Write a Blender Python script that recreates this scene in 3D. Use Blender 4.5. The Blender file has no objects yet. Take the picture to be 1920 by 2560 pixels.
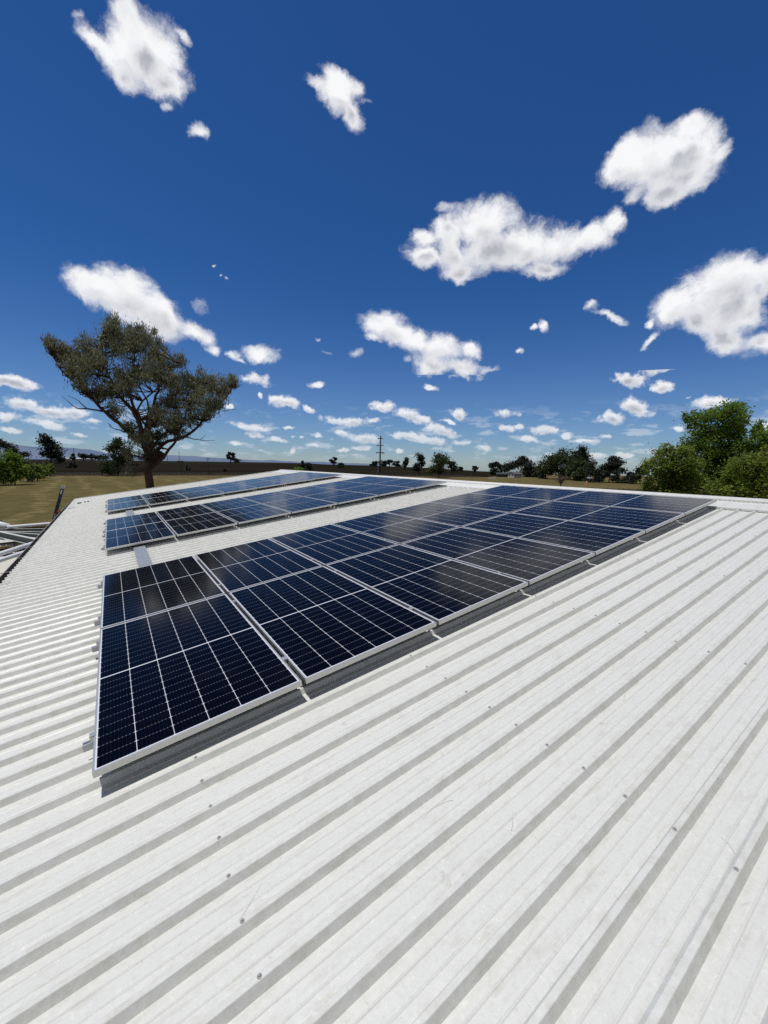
import bpy, math, random
import numpy as np
from mathutils import Matrix, Vector

random.seed(7)
RNG = np.random.default_rng(7)
scene = bpy.context.scene
COL = scene.collection
R = math.radians

# ------------------------------------------------------------------ helpers
class MB:
    """Collects faces; build() links them as ONE mesh object."""
    def __init__(self):
        self.v = []; self.f = []; self.m = []; self.uv = []
    def face(self, pts, mi=0):
        b = len(self.v)
        self.v += [tuple(p) for p in pts]
        self.f.append(tuple(range(b, b + len(pts)))); self.m.append(mi)
    def box(self, lo, hi, mi=0, mat=None):
        x0, y0, z0 = lo; x1, y1, z1 = hi
        P = [(x0,y0,z0),(x1,y0,z0),(x1,y1,z0),(x0,y1,z0),(x0,y0,z1),(x1,y0,z1),(x1,y1,z1),(x0,y1,z1)]
        if mat is not None: P = [tuple(mat @ Vector(p)) for p in P]
        b = len(self.v); self.v += P
        for q in ((0,3,2,1),(4,5,6,7),(0,1,5,4),(1,2,6,5),(2,3,7,6),(3,0,4,7)):
            self.f.append(tuple(b + i for i in q)); self.m.append(mi)
    def beam(self, a, c, w, h, mi=0, up=(0,0,1)):
        a = Vector(a); c = Vector(c); d = (c - a); L = d.length; d.normalize()
        s = d.cross(Vector(up))
        if s.length < 1e-4: s = d.cross(Vector((1,0,0)))
        s.normalize(); n = s.cross(d)
        M = Matrix(((d.x,s.x,n.x,a.x),(d.y,s.y,n.y,a.y),(d.z,s.z,n.z,a.z),(0,0,0,1)))
        self.box((0,-w/2,-h/2), (L,w/2,h/2), mi, M)
    def tube(self, pts, radii, n=8, mi=0, cap=True):
        pts = [Vector(p) for p in pts]
        if not hasattr(radii, '__len__'): radii = [radii]*len(pts)
        rings = []
        prev = None
        for i, p in enumerate(pts):
            d = (pts[min(i+1,len(pts)-1)] - pts[max(i-1,0)]).normalized()
            s = d.cross(Vector((0,0,1))) if prev is None else prev - d*prev.dot(d)
            if s.length < 1e-4: s = d.cross(Vector((1,0,0)))
            s.normalize(); prev = s; t = d.cross(s)
            b = len(self.v)
            for k in range(n):
                a = 2*math.pi*k/n
                self.v.append(tuple(p + (s*math.cos(a) + t*math.sin(a))*radii[i]))
            rings.append(b)
        for i in range(len(rings)-1):
            for k in range(n):
                self.f.append((rings[i]+k, rings[i]+(k+1)%n, rings[i+1]+(k+1)%n, rings[i+1]+k)); self.m.append(mi)
        if cap:
            self.f.append(tuple(rings[0]+k for k in reversed(range(n)))); self.m.append(mi)
            self.f.append(tuple(rings[-1]+k for k in range(n))); self.m.append(mi)
    def prism(self, prof, y0, y1, mi=0, close=True, axis='x'):
        """profile of 2D points extruded along the first axis: (t, p, q)"""
        n = len(prof); b = len(self.v)
        for t in (y0, y1):
            for p, q in prof: self.v.append((t, p, q))
        for k in range(n if close else n-1):
            k2 = (k+1) % n
            self.f.append((b+k, b+k2, b+n+k2, b+n+k)); self.m.append(mi)
        if close:
            self.f.append(tuple(b+k for k in reversed(range(n)))); self.m.append(mi)
            self.f.append(tuple(b+n+k for k in range(n))); self.m.append(mi)
    def mesh(self, name, mats, smooth=False):
        me = bpy.data.meshes.new(name)
        me.from_pydata(self.v, [], self.f)
        for m in (mats if isinstance(mats, (list, tuple)) else [mats]): me.materials.append(m)
        me.polygons.foreach_set('material_index', self.m)
        if smooth: me.polygons.foreach_set('use_smooth', [True]*len(self.f))
        me.update()
        return me
    def build(self, name, mats, parent=None, smooth=False, mat=None):
        return link(name, self.mesh(name, mats, smooth), parent, mat)

def link(name, me, parent=None, mat=None):
    o = bpy.data.objects.new(name, me); COL.objects.link(o)
    if parent is not None: o.parent = parent
    if mat is not None: o.matrix_basis = mat
    return o
def tag(o, label=None, cat=None, group=None, kind=None):
    if label: o['label'] = label
    if cat: o['category'] = cat
    if group: o['group'] = group
    if kind: o['kind'] = kind
    return o
def thing(name, label, cat, loc=(0,0,0), rz=0, group=None, mat=None):
    o = bpy.data.objects.new(name, None); COL.objects.link(o)
    o.empty_display_size = .2
    if mat is not None: o.matrix_basis = mat
    else: o.location = loc; o.rotation_euler = (0,0,rz)
    return tag(o, label, cat, group)
def copy_tree(o, parent=None):
    c = o.copy(); COL.objects.link(c)
    if parent is not None: c.parent = parent
    for ch in [k for k in ALLCH.get(o.name, [])]: copy_tree(ch, c)
    return c
ALLCH = {}
def copy_thing(o):
    ALLCH.clear()
    for k in bpy.data.objects:
        if k.parent is not None: ALLCH.setdefault(k.parent.name, []).append(k)
    return copy_tree(o)

# ------------------------------------------------------------------ materials
def new_mat(name):
    m = bpy.data.materials.new(name); m.use_nodes = True
    nt = m.node_tree; nt.nodes.clear()
    out = nt.nodes.new('ShaderNodeOutputMaterial')
    return m, nt, out
class NB:
    """tiny node builder"""
    def __init__(s, nt): s.nt = nt
    def n(s, t, **kw):
        o = s.nt.nodes.new(t)
        for k, v in kw.items(): setattr(o, k, v)
        return o
    def put(s, sock, val):
        if hasattr(val, 'is_output'): s.nt.links.new(val, sock)
        elif val is not None: sock.default_value = val
    def math(s, op, a, b=None, c=None, clamp=False):
        o = s.n('ShaderNodeMath', operation=op, use_clamp=clamp)
        s.put(o.inputs[0], a)
        if b is not None: s.put(o.inputs[1], b)
        if c is not None: s.put(o.inputs[2], c)
        return o.outputs[0]
    def vmath(s, op, a, b=None, scale=None):
        o = s.n('ShaderNodeVectorMath', operation=op)
        s.put(o.inputs[0], a)
        if b is not None: s.put(o.inputs[1], b)
        if scale is not None: s.put(o.inputs['Scale'], scale)
        return o.outputs['Value'] if op in ('LENGTH','DOT_PRODUCT','DISTANCE') else o.outputs[0]
    def noise(s, vec, scale, detail=4, rough=.55, dist=0., dim='3D', out=0, lac=2.0):
        o = s.n('ShaderNodeTexNoise', noise_dimensions=dim)
        if vec is not None: s.put(o.inputs['Vector'], vec)
        o.inputs['Scale'].default_value = scale; o.inputs['Detail'].default_value = detail
        o.inputs['Roughness'].default_value = rough; o.inputs['Distortion'].default_value = dist
        o.inputs['Lacunarity'].default_value = lac
        return o.outputs[out]
    def ramp(s, f, stops, interp='LINEAR'):
        o = s.n('ShaderNodeValToRGB'); o.color_ramp.interpolation = interp
        e = o.color_ramp.elements
        while len(e) < len(stops): e.new(.5)
        for k, (p, c) in enumerate(stops):
            e[k].position = p
            e[k].color = (c, c, c, 1) if not hasattr(c, '__len__') else (*c, 1)
        s.put(o.inputs[0], f)
        return o.outputs[0]
    def mix(s, f, a, b, blend='MIX'):
        o = s.n('ShaderNodeMix', data_type='RGBA', blend_type=blend)
        s.put(o.inputs[0], f); 
        for sock, val in ((o.inputs[6], a), (o.inputs[7], b)):
            if not hasattr(val, 'is_output'): val = (*val, 1) if len(val) == 3 else val
            s.put(sock, val)
        return o.outputs[2]
    def map(s, vec, scale=(1,1,1), loc=(0,0,0), rot=(0,0,0)):
        o = s.n('ShaderNodeMapping')
        s.put(o.inputs[0], vec); o.inputs['Location'].default_value = loc
        o.inputs['Rotation'].default_value = rot; o.inputs['Scale'].default_value = scale
        return o.outputs[0]
    def sstep(s, x, a, b):
        o = s.n('ShaderNodeMapRange', interpolation_type='SMOOTHSTEP')
        s.put(o.inputs[0], x); o.inputs[1].default_value = a; o.inputs[2].default_value = b
        o.inputs[3].default_value = 0; o.inputs[4].default_value = 1
        return o.outputs[0]
    def sep(s, v):
        o = s.n('ShaderNodeSeparateXYZ'); s.put(o.inputs[0], v); return o.outputs
    def coord(s, w): return s.n('ShaderNodeTexCoord').outputs[w]
    def bump(s, h, strength, dist):
        o = s.n('ShaderNodeBump'); s.put(o.inputs['Height'], h)
        o.inputs['Strength'].default_value = strength; o.inputs['Distance'].default_value = dist
        return o.outputs[0]
    def pbsdf(s, out, color, rough=.5, metal=0., spec=.5, normal=None):
        p = s.n('ShaderNodeBsdfPrincipled')
        if not hasattr(color, 'is_output'): color = (*color, 1)
        s.put(p.inputs['Base Color'], color); s.put(p.inputs['Roughness'], rough)
        s.put(p.inputs['Metallic'], metal); s.put(p.inputs['Specular IOR Level'], spec)
        if normal is not None: s.put(p.inputs['Normal'], normal)
        s.nt.links.new(p.outputs[0], out.inputs[0])
        return p
def simple(name, color, rough=.5, metal=0., spec=.5, var=.15, scale=6., bump=0.):
    m, nt, out = new_mat(name); b = NB(nt)
    co = b.coord('Object')
    n = b.noise(co, scale, 5, .6)
    c = b.mix(n, tuple(x*(1-var) for x in color), tuple(min(1, x*(1+var)) for x in color))
    nrm = b.bump(b.noise(co, scale*6, 3), bump, .01) if bump else None
    b.pbsdf(out, c, rough, metal, spec, nrm)
    return m

def mat_roof():
    m, nt, out = new_mat('roof_white_paint'); b = NB(nt)
    co = b.n('ShaderNodeNewGeometry').outputs['Position']
    big = b.noise(co, .55, 4, .6)
    mott = b.noise(b.map(co, (1.2, 5, 5)), 5.0, 6, .66)
    fine = b.noise(co, 55., 5, .7)
    base = b.mix(big, (.600, .602, .562), (.660, .660, .618))
    base = b.mix(b.math('MULTIPLY', b.sstep(mott, .50, .72), .42), base, (.45, .44, .375))
    base = b.mix(b.math('MULTIPLY', b.sstep(fine, .53, .75), .42), base, (.44, .43, .375))
    base = b.mix(b.math('MULTIPLY', b.sstep(fine, .46, .24), .5), base, (.84, .82, .72))
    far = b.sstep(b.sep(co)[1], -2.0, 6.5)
    base = b.mix(b.math('MULTIPLY', far, .62), base, (.84, .838, .785))  # grazing glare at the far end put into the colour as a paler tone
    # scattered brownish smudges and darker scuffs on the pans
    sm = b.math('MULTIPLY', b.sstep(b.noise(b.map(co, (1.0, 1.5, 1)), 6.5, 5, .6, .6), .645, .71), b.sstep(b.noise(co, .8, 2), .48, .60))
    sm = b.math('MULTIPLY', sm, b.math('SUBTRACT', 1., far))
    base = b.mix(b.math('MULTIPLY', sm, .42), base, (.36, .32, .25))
    sp = b.sstep(b.noise(co, 28., 3, .5, .8), .70, .76)
    base = b.mix(b.math('MULTIPLY', sp, .3), base, (.34, .34, .32))
    # streaks down the pans
    st = b.sstep(b.noise(b.map(co, (.25, 38, 38)), 1.6, 5, .65), .55, .78)
    base = b.mix(b.math('MULTIPLY', st, .30), base, (.47, .46, .40))
    # dust held along the feet of the ribs (0.192 m apart)
    pv = b.math('FRACT', b.math('DIVIDE', b.math('ADD', b.sep(co)[1], .088), .192))
    dr = b.math('MULTIPLY', b.math('SUBTRACT', .5, b.math('ABSOLUTE', b.math('SUBTRACT', pv, .5))), .192)
    ft = b.math('MULTIPLY', b.sstep(dr, .050, .028), b.sstep(b.noise(co, 14., 6, .7), .40, .66))
    base = b.mix(b.math('MULTIPLY', ft, .30), base, (.42, .40, .33))
    can = b.noise(b.map(co, (1.3, 7., 1.3)), 1.0, 3, .5)
    h = b.math('ADD', b.noise(co, 45., 4, .6), b.math('MULTIPLY', b.noise(co, 9., 3), 1.2))
    b.pbsdf(out, base, b.math('MULTIPLY_ADD', mott, .25, .28), 0, .5, b.bump(b.math('MULTIPLY_ADD', can, 9., h), .16, .006))
    return m

def mat_cells():
    """mono cells under glass; UV in metres (x 0..1.134, y 0..2.094)"""
    m, nt, out = new_mat('pv_cells_under_glass'); b = NB(nt)
    uv = b.n('ShaderNodeUVMap', uv_map='metres').outputs[0]
    x, y, _ = b.sep(uv)
    MX, MY, MID = .0175, .021, .013
    px = (1.134 - 2*MX)/6; py = (2.094 - 2*MY - MID)/22
    cx = b.math('DIVIDE', b.math('SUBTRACT', x, MX), px)
    inx = b.math('MULTIPLY', b.math('GREATER_THAN', cx, 0.), b.math('LESS_THAN', cx, 6.))
    yy = b.math('SUBTRACT', b.math('ABSOLUTE', b.math('SUBTRACT', y, 1.047)), MID/2)
    cy = b.math('DIVIDE', yy, py)
    iny = b.math('MULTIPLY', b.math('GREATER_THAN', cy, 0.), b.math('LESS_THAN', cy, 11.))
    fx = b.math('MULTIPLY', b.math('SUBTRACT', .5, b.math('ABSOLUTE', b.math('SUBTRACT', b.math('FRACT', cx), .5))), px)
    fy = b.math('MULTIPLY', b.math('SUBTRACT', .5, b.math('ABSOLUTE', b.math('SUBTRACT', b.math('FRACT', cy), .5))), py)
    gapx = b.math('LESS_THAN', fx, .0016)
    gapy = b.math('LESS_THAN', fy, .0008)
    dia = b.math('LESS_THAN', b.math('ADD', fx, b.math('MULTIPLY', fy, 1.6)), .0085)
    inside = b.math('MULTIPLY', inx, iny)
    white = b.math('MAXIMUM', b.math('SUBTRACT', 1., inside), b.math('MAXIMUM', gapx, dia))
    # busbars: nine fine ribbons per cell along y, little solder pads by the cell edge
    bx = b.math('MULTIPLY', b.math('SUBTRACT', b.math('FRACT', cx), 0.), 10.)
    fb = b.math('ABSOLUTE', b.math('SUBTRACT', b.math('FRACT', bx), .5))
    bus = b.math('LESS_THAN', fb, .016)
    pad = b.math('MULTIPLY', b.math('LESS_THAN', fb, .05), b.math('LESS_THAN', fy, .005))
    per = b.n('ShaderNodeTexWhiteNoise', noise_dimensions='3D')
    ce = b.n('ShaderNodeCombineXYZ')
    b.put(ce.inputs[0], b.math('FLOOR', cx)); b.put(ce.inputs[1], b.math('FLOOR', b.math('DIVIDE', y, py)))
    rnd = b.n('ShaderNodeObjectInfo').outputs['Random']; b.put(ce.inputs[2], rnd)
    b.put(per.inputs['Vector'], ce.outputs[0])
    cell = b.mix(per.outputs[0], (.0007, .0009, .0028), (.0012, .0016, .0045))
    cell = b.mix(b.math('MULTIPLY', bus, .10), cell, (.16, .17, .20))
    cell = b.mix(b.math('MULTIPLY', pad, .55), cell, (.34, .36, .42))
    cell = b.mix(b.math('MULTIPLY', gapy, .42), cell, (.22, .24, .30))
    colr = b.mix(white, cell, (.62, .64, .68))
    dust = b.noise(b.coord('Object'), 3.0, 6, .65)
    colr = b.mix(b.math('MULTIPLY', b.sstep(dust, .45, .85), .010), colr, (.35, .33, .30))
    p = b.pbsdf(out, colr, b.math('MULTIPLY_ADD', dust, .06, .08), 0, .078)
    p.inputs['IOR'].default_value = 1.45
    return m

def mat_alu(name='anodised_aluminium', c=(.64, .635, .61), rough=.42, metal=.75):
    m, nt, out = new_mat(name); b = NB(nt)
    co = b.coord('Object')
    n = b.noise(co, 22., 4, .6)
    col = b.mix(n, tuple(k*.92 for k in c), c)
    b.pbsdf(out, col, b.math('MULTIPLY_ADD', n, .15, rough-.07), metal, .5)
    return m
def mat_galv():
    m, nt, out = new_mat('galvanised_steel'); b = NB(nt)
    co = b.coord('Object')
    v = b.n('ShaderNodeTexVoronoi'); b.put(v.inputs['Vector'], co); v.inputs['Scale'].default_value = 45
    n = b.noise(co, 5., 5, .6)
    col = b.mix(v.outputs['Color'], (.30, .33, .36), (.37, .40, .43))
    col = b.mix(b.sstep(n, .4, .8), col, (.27, .30, .33))
    b.pbsdf(out, col, .5, .35, .5)
    return m

def mat_leaf(name, dark, light, trans=.25, rough=.6):
    m, nt, out = new_mat(name); b = NB(nt)
    at = b.n('ShaderNodeAttribute', attribute_name='tint').outputs['Fac']
    col = b.mix(at, dark, light)
    p = b.n('ShaderNodeBsdfPrincipled'); b.put(p.inputs['Base Color'], col)
    p.inputs['Roughness'].default_value = rough; p.inputs['Specular IOR Level'].default_value = .25
    t = b.n('ShaderNodeBsdfTranslucent'); b.put(t.inputs[0], b.mix(.5, col, tuple(min(1, 1.5*k) for k in light)))
    ms = b.n('ShaderNodeMixShader'); ms.inputs[0].default_value = trans
    nt.links.new(p.outputs[0], ms.inputs[1]); nt.links.new(t.outputs[0], ms.inputs[2])
    nt.links.new(ms.outputs[0], out.inputs[0])
    return m
def mat_bark(name, a, c, scale=3.):
    m, nt, out = new_mat(name); b = NB(nt)
    co = b.map(b.coord('Object'), (1, 1, .35))
    n = b.noise(co, scale, 6, .7, .6)
    col = b.ramp(n, [(.3, a), (.7, c)])
    b.pbsdf(out, col, .9, 0, .2, b.bump(n, .6, .05))
    return m

def mat_ground():
    m, nt, out = new_mat('paddock_ground'); b = NB(nt)
    pos = b.n('ShaderNodeNewGeometry').outputs['Position']
    x, y, z = b.sep(pos)
    n1 = b.noise(pos, .035, 6, .62); n2 = b.noise(pos, .35, 6, .7); n3 = b.noise(pos, 2.2, 4, .7)
    grass = b.ramp(b.math('MULTIPLY_ADD', n2, .6, b.math('MULTIPLY', n1, .4)),
                   [(.30, (.070, .057, .023)), (.48, (.112, .092, .039)), (.62, (.148, .121, .055)), (.78, (.19, .156, .078))])
    # pale mown swaths, gently curved
    w = b.n('ShaderNodeTexWave', wave_type='BANDS', bands_direction='DIAGONAL')
    b.put(w.inputs['Vector'], b.map(pos, (1, .55, 1), rot=(0, 0, R(38)))); w.inputs['Scale'].default_value = .06
    w.inputs['Distortion'].default_value = 5.; w.inputs['Detail'].default_value = 3; w.inputs['Detail Scale'].default_value = 1.6
    sw = b.math('MULTIPLY', b.sstep(w.outputs[0], .68, .95), b.sstep(n2, .40, .62))
    grass = b.mix(b.math('MULTIPLY', sw, .5), grass, (.26, .215, .11))
    grass = b.mix(b.math('MULTIPLY', b.sstep(n3, .42, .68), .5), grass, (.070, .060, .025))
    # taller straw coloured fringe against the fallow
    xp = b.math('MAXIMUM', x, 0.)
    edge = b.math('ADD', b.math('ADD', b.math('MULTIPLY_ADD', x, .05, y), b.math('MULTIPLY', b.math('MULTIPLY', xp, xp), .00165)), b.math('MULTIPLY_ADD', n1, 8., -4.))
    fringe = b.math('MULTIPLY', b.sstep(edge, 186., 198.), .55)
    grass = b.mix(fringe, grass, (.155, .110, .060))
    # dark bare fallow beyond
    bands = b.noise(b.map(pos, (.0035, .02, 1)), 1., 5, .6)
    soil = b.ramp(bands, [(.32, (.010, .0088, .0062)), (.50, (.016, .0138, .0098)), (.68, (.025, .022, .0145))])
    soil = b.mix(b.math('MULTIPLY', b.sstep(n2, .45, .75), .35), soil, (.030, .027, .018))
    far = b.sstep(y, 700., 1500.)
    soil = b.mix(far, soil, (.022, .021, .0165))
    dk = b.math('MULTIPLY', b.sstep(edge, 207., 210.),
                b.sstep(b.math('SUBTRACT', x, b.math('MULTIPLY_ADD', y, 1.13, 4.)), 5., -5.))
    col = b.mix(dk, grass, soil)
    b.pbsdf(out, col, 1., 0, .0)
    return m
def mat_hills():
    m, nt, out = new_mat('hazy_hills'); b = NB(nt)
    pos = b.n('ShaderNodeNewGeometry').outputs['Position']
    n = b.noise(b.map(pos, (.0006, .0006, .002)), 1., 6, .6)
    col = b.ramp(n, [(.3, (.100, .145, .225)), (.7, (.165, .205, .29))])  # distance haze put into the base colour as blue
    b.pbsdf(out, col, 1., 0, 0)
    return m

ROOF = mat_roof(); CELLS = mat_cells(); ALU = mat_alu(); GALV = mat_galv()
RAILM = mat_alu('mill_aluminium', (.50, .51, .52), .5, .7)
BACK = simple('white_backsheet', (.55, .56, .57), .6)
GUTTER = simple('brown_gutter_paint', (.055, .040, .034), .45, var=.25, scale=3)
GUTRIM = simple('pale_gutter_lip', (.36, .33, .32), .4)  # lip and straps, paler than the gutter trough
WALLM = simple('cream_wall_sheet', (.52, .50, .44), .6)
SCREW = mat_alu('zinc_screw', (.36, .36, .35), .5, .1)
DARK = simple('dark_rubber', (.02, .02, .022), .7)
BLUE = simple('blue_fibreglass', (.012, .016, .062), .45, var=.3, scale=9)
BLUEALU = mat_alu('ladder_aluminium', (.55, .56, .58), .4, .7)
YELLOW = simple('yellow_plastic', (.55, .36, .04), .5)
RED = simple('red_plastic', (.30, .035, .02), .5)
WHITEST = simple('white_painted_steel', (.74, .75, .74), .4, var=.06)
GREENST = simple('grey_green_primer_steel', (.10, .13, .115), .55)
PALEST = simple('pale_sheet_steel', (.58, .58, .54), .5)
RUST = simple('rusty_steel', (.16, .065, .035), .85, var=.4, scale=4)
CONC = simple('pale_concrete', (.56, .53, .46), .85, var=.15, scale=1.5)
POLEW = mat_bark('weathered_pole', (.026, .023, .02), (.06, .054, .046), 1.5)
WOODP = simple('fence_post_wood', (.055, .045, .036), .9)
INSUL = simple('porcelain', (.30, .29, .28), .3)
TRANSF = simple('grey_transformer', (.26, .28, .29), .5)
COPPER = simple('copper_pipe', (.34, .17, .09), .45, .4, var=.3, scale=20)
HOUSEW = simple('white_weatherboard', (.48, .48, .46), .6)
HOUSER = simple('dark_house_roof', (.10, .10, .10), .6)
WINM = simple('dark_window', (.02, .022, .026), .15)
BARK = mat_bark('gum_bark', (.028, .018, .013), (.125, .078, .054))
BARKD = mat_bark('dark_bark', (.018, .014, .011), (.055, .042, .032))
DEADW = mat_bark('dead_grey_wood', (.06, .05, .045), (.16, .135, .12))
GUMLEAF = mat_leaf('gum_leaves', (.088, .092, .048), (.33, .33, .20), .22)
LUSH = mat_leaf('lush_leaves', (.040, .078, .010), (.20, .30, .040), .38)
LUSHY = mat_leaf('yellow_green_leaves', (.062, .094, .014), (.26, .32, .052), .38)
OLIVE = mat_leaf('olive_leaves', (.062, .094, .016), (.25, .31, .055), .38)
DARKLEAF = mat_leaf('dark_gum_leaves', (.010, .014, .009), (.042, .052, .030), .1)
MIDLEAF = mat_leaf('mid_green_leaves', (.018, .030, .010), (.072, .098, .032), .2)
BARETW = mat_leaf('dry_twigs', (.07, .055, .042), (.17, .135, .10), .1)
STRAW = mat_leaf('straw', (.10, .078, .042), (.20, .16, .09), .2)
DARKSH = simple('dark_shed_sheet', (.028, .032, .027), .6)
TWIG = simple('dry_stem', (.26, .22, .16), .8)
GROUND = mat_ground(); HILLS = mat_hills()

# ------------------------------------------------------------------ places
SLOPE = R(7.6563)
CS, SN = math.cos(SLOPE), math.sin(SLOPE)
# roof frame (u up the slope, v along the gutter, n out of the roof) -> world
MR = Matrix(((CS, 0, -SN, 0), (0, 1, 0, 0), (SN, 0, CS, 5.33), (0, 0, 0, 1)))
def rw(u, v, n): return MR @ Vector((u, v, n))
CAM = Vector((.16128, -2.3676, 6.90229))
CAMROT = Matrix(((.83082634, .05486825, -.55382042), (-.55634918, .10737118, -.82398241), (.01425388, .99270384, .11973271)))
FOC = 1016.22 / 2560     # focal length in picture heights
def polar(bearing, d): 
    a = R(bearing); return Vector((CAM.x + math.sin(a)*d, CAM.y + math.cos(a)*d, 0))
def in_view(p, mx=.0, my=.0):
    c = CAMROT.transposed() @ (Vector(p) - CAM)
    if c.z > -.05: return None
    x = FOC*c.x/-c.z/.75; y = FOC*c.y/-c.z
    return (x, y, -c.z) if abs(x) < .5 + mx and abs(y) < .5 + my else None

# ------------------------------------------------------------------ ground, hills
def crest(b):
    return float(np.interp(b, [-40, 19, 26, 32, 41.5, 47.4, 53, 100], [2800, 2700, 1250, 960, 520, 365, 300, 300]))
def ground_z(b, r):
    D = crest(b)
    if r <= D: return 0.
    s = 6.9/D
    t = r - D
    return -(s*.35*t if t < 100 else s*.35*100 + (s*1.25)*(t-100))
mb = MB()
RS = [0.5, 4, 8, 14, 22, 32, 45, 60, 80, 105, 135, 170, 200, 240, 290, 300, 340, 400, 460, 520, 600, 700, 820, 960, 1100, 1250, 1500, 1900, 2300, 2700, 2900, 3400, 4500, 6500, 10000, 16000]
BS = list(range(-180, -40, 10)) + list(range(-40, 101, 2)) + list(range(110, 180, 10))
idx = {}
mb.v.append((CAM.x, CAM.y, 0.))
for i, b in enumerate(BS):
    for j, r in enumerate(RS):
        p = polar(b, r); idx[i, j] = len(mb.v); mb.v.append((p.x, p.y, ground_z(b, r) if -60 < b < 120 else 0))
for i in range(len(BS)):
    i2 = (i+1) % len(BS)
    mb.f.append((0, idx[i2, 0], idx[i, 0])); mb.m.append(0)
    for j in range(len(RS)-1):
        mb.f.append((idx[i, j], idx[i2, j], idx[i2, j+1], idx[i, j+1])); mb.m.append(0)
tag(mb.build('ground', GROUND, smooth=True), kind='structure')

def hill_ridge(name, dist, prof, thick, seed):
    rng = np.random.default_rng(seed)
    bs = np.arange(prof[0][0], prof[-1][0], .35)
    e = np.interp(bs, [p[0] for p in prof], [p[1] for p in prof])
    jit = np.convolve(rng.normal(0, 1, len(bs)), np.ones(4)/4, 'same')*.055
    m = MB(); n = len(bs)
    for k, (d, f) in enumerate(((dist-thick, -.6), (dist-thick*.5, .45), (dist-thick*.2, .8), (dist, 1.), (dist+thick*.6, -.6))):
        j2 = np.convolve(rng.normal(0, 1, n), np.ones(6)/6, 'same')*.09
        for i in range(n):
            el = max(e[i] + jit[i], -.12)
            zz = CAM.z + dist*math.tan(R(el))
            base = -160.
            z = base + (zz-base)*max(f, 0) + (j2[i]*dist*.012 if 0 < f < 1 else 0) if f > 0 else base
            p = polar(float(bs[i]), d + float(j2[i])*thick*2); m.v.append((p.x, p.y, z))
    for k in range(4):
        for i in range(n-1):
            m.f.append((k*n+i, k*n+i+1, (k+1)*n+i+1, (k+1)*n+i)); m.m.append(0)
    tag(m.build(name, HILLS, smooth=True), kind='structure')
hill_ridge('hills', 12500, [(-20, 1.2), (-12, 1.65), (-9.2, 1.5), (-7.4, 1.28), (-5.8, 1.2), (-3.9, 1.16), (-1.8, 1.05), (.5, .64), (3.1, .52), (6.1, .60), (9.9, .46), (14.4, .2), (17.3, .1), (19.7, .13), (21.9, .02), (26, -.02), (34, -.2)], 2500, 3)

# ------------------------------------------------------------------ the shed
NTOP, RIBH = -.118, .033
NPAN = NTOP - RIBH
PITCH, V0 = .192, -.088
EAVE, RIDGE = -1.33, 8.62
K0, K1 = -34, 110                      # ribs built
VNEAR = V0 + PITCH*(K0+2) - .02; VFAR = V0 + PITCH*K1 + .02
shed = thing('farm_shed', 'low pitched farm shed with white ribbed steel roof under the solar panels', 'shed')

def rib_pts(vc, up=0.):
    return [(vc-.0264, NPAN), (vc-.0108, NTOP-.0015), (vc-.0088, NTOP), (vc+.0088, NTOP), (vc+.0108, NTOP-.0015), (vc+.0264, NPAN)]
def swage(vc): return [(vc-.0060, NPAN), (vc-.0010, NPAN+.0034), (vc+.0010, NPAN+.0034), (vc+.0060, NPAN)]
def sheet_profile(vs, nr=4):
    """vs: v of the underlapping rib; runs to the far foot of the overlapping rib"""
    P = [(vs-.0085, NTOP-.0022), (vs+.0085, NTOP-.0022), (vs+.0106, NTOP-.0036), (vs+.0262, NPAN)]
    for i in range(nr):
        c = vs + PITCH*(i+.5)
        P += swage(c-.030) + swage(c+.030)
        if i < nr-1: P += rib_pts(vs + PITCH*(i+1))
        else:
            e = vs + PITCH*(i+1)
            P += [(e-.0264, NPAN), (e-.0108, NTOP-.0010), (e-.0088, NTOP+.0008), (e+.0092, NTOP+.0008), (e+.0116, NTOP-.0008), (e+.0268, NPAN+.0062), (e+.0280, NPAN+.0054)]
    return P
def sheet_mesh(u0, u1):
    m = MB(); P = sheet_profile(0.)
    us = [u0, .35*u0+.65*u1, u1]
    for u in us:
        for v, n in P: m.v.append((u, v, n))
    N = len(P)
    for j in range(len(us)-1):
        for k in range(N-1):
            m.f.append((j*N+k, (j+1)*N+k, (j+1)*N+k+1, j*N+k+1)); m.m.append(0)
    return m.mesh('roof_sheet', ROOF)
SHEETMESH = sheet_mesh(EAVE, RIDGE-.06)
kk = -34
while kk < K1:
    # v jitters by nothing: the ribs stay on pitch
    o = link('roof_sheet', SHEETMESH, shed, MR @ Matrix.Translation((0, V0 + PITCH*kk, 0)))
    kk += 4
VA, VB = V0 + PITCH*-34, V0 + PITCH*kk + .02
# the far slope, mirrored about the ridge
ridge_w = rw(RIDGE, 0, NPAN)
MR2 = Matrix.Translation((2*ridge_w.x, 0, 0)) @ Matrix.Diagonal((-1, 1, 1, 1)) @ MR
kk = -34
FARMESH = sheet_mesh(EAVE, RIDGE-.06)
FARMESH.flip_normals()
while kk < K1:
    link('roof_sheet', FARMESH, shed, MR2 @ Matrix.Translation((0, V0 + PITCH*kk, 0))); kk += 4

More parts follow.
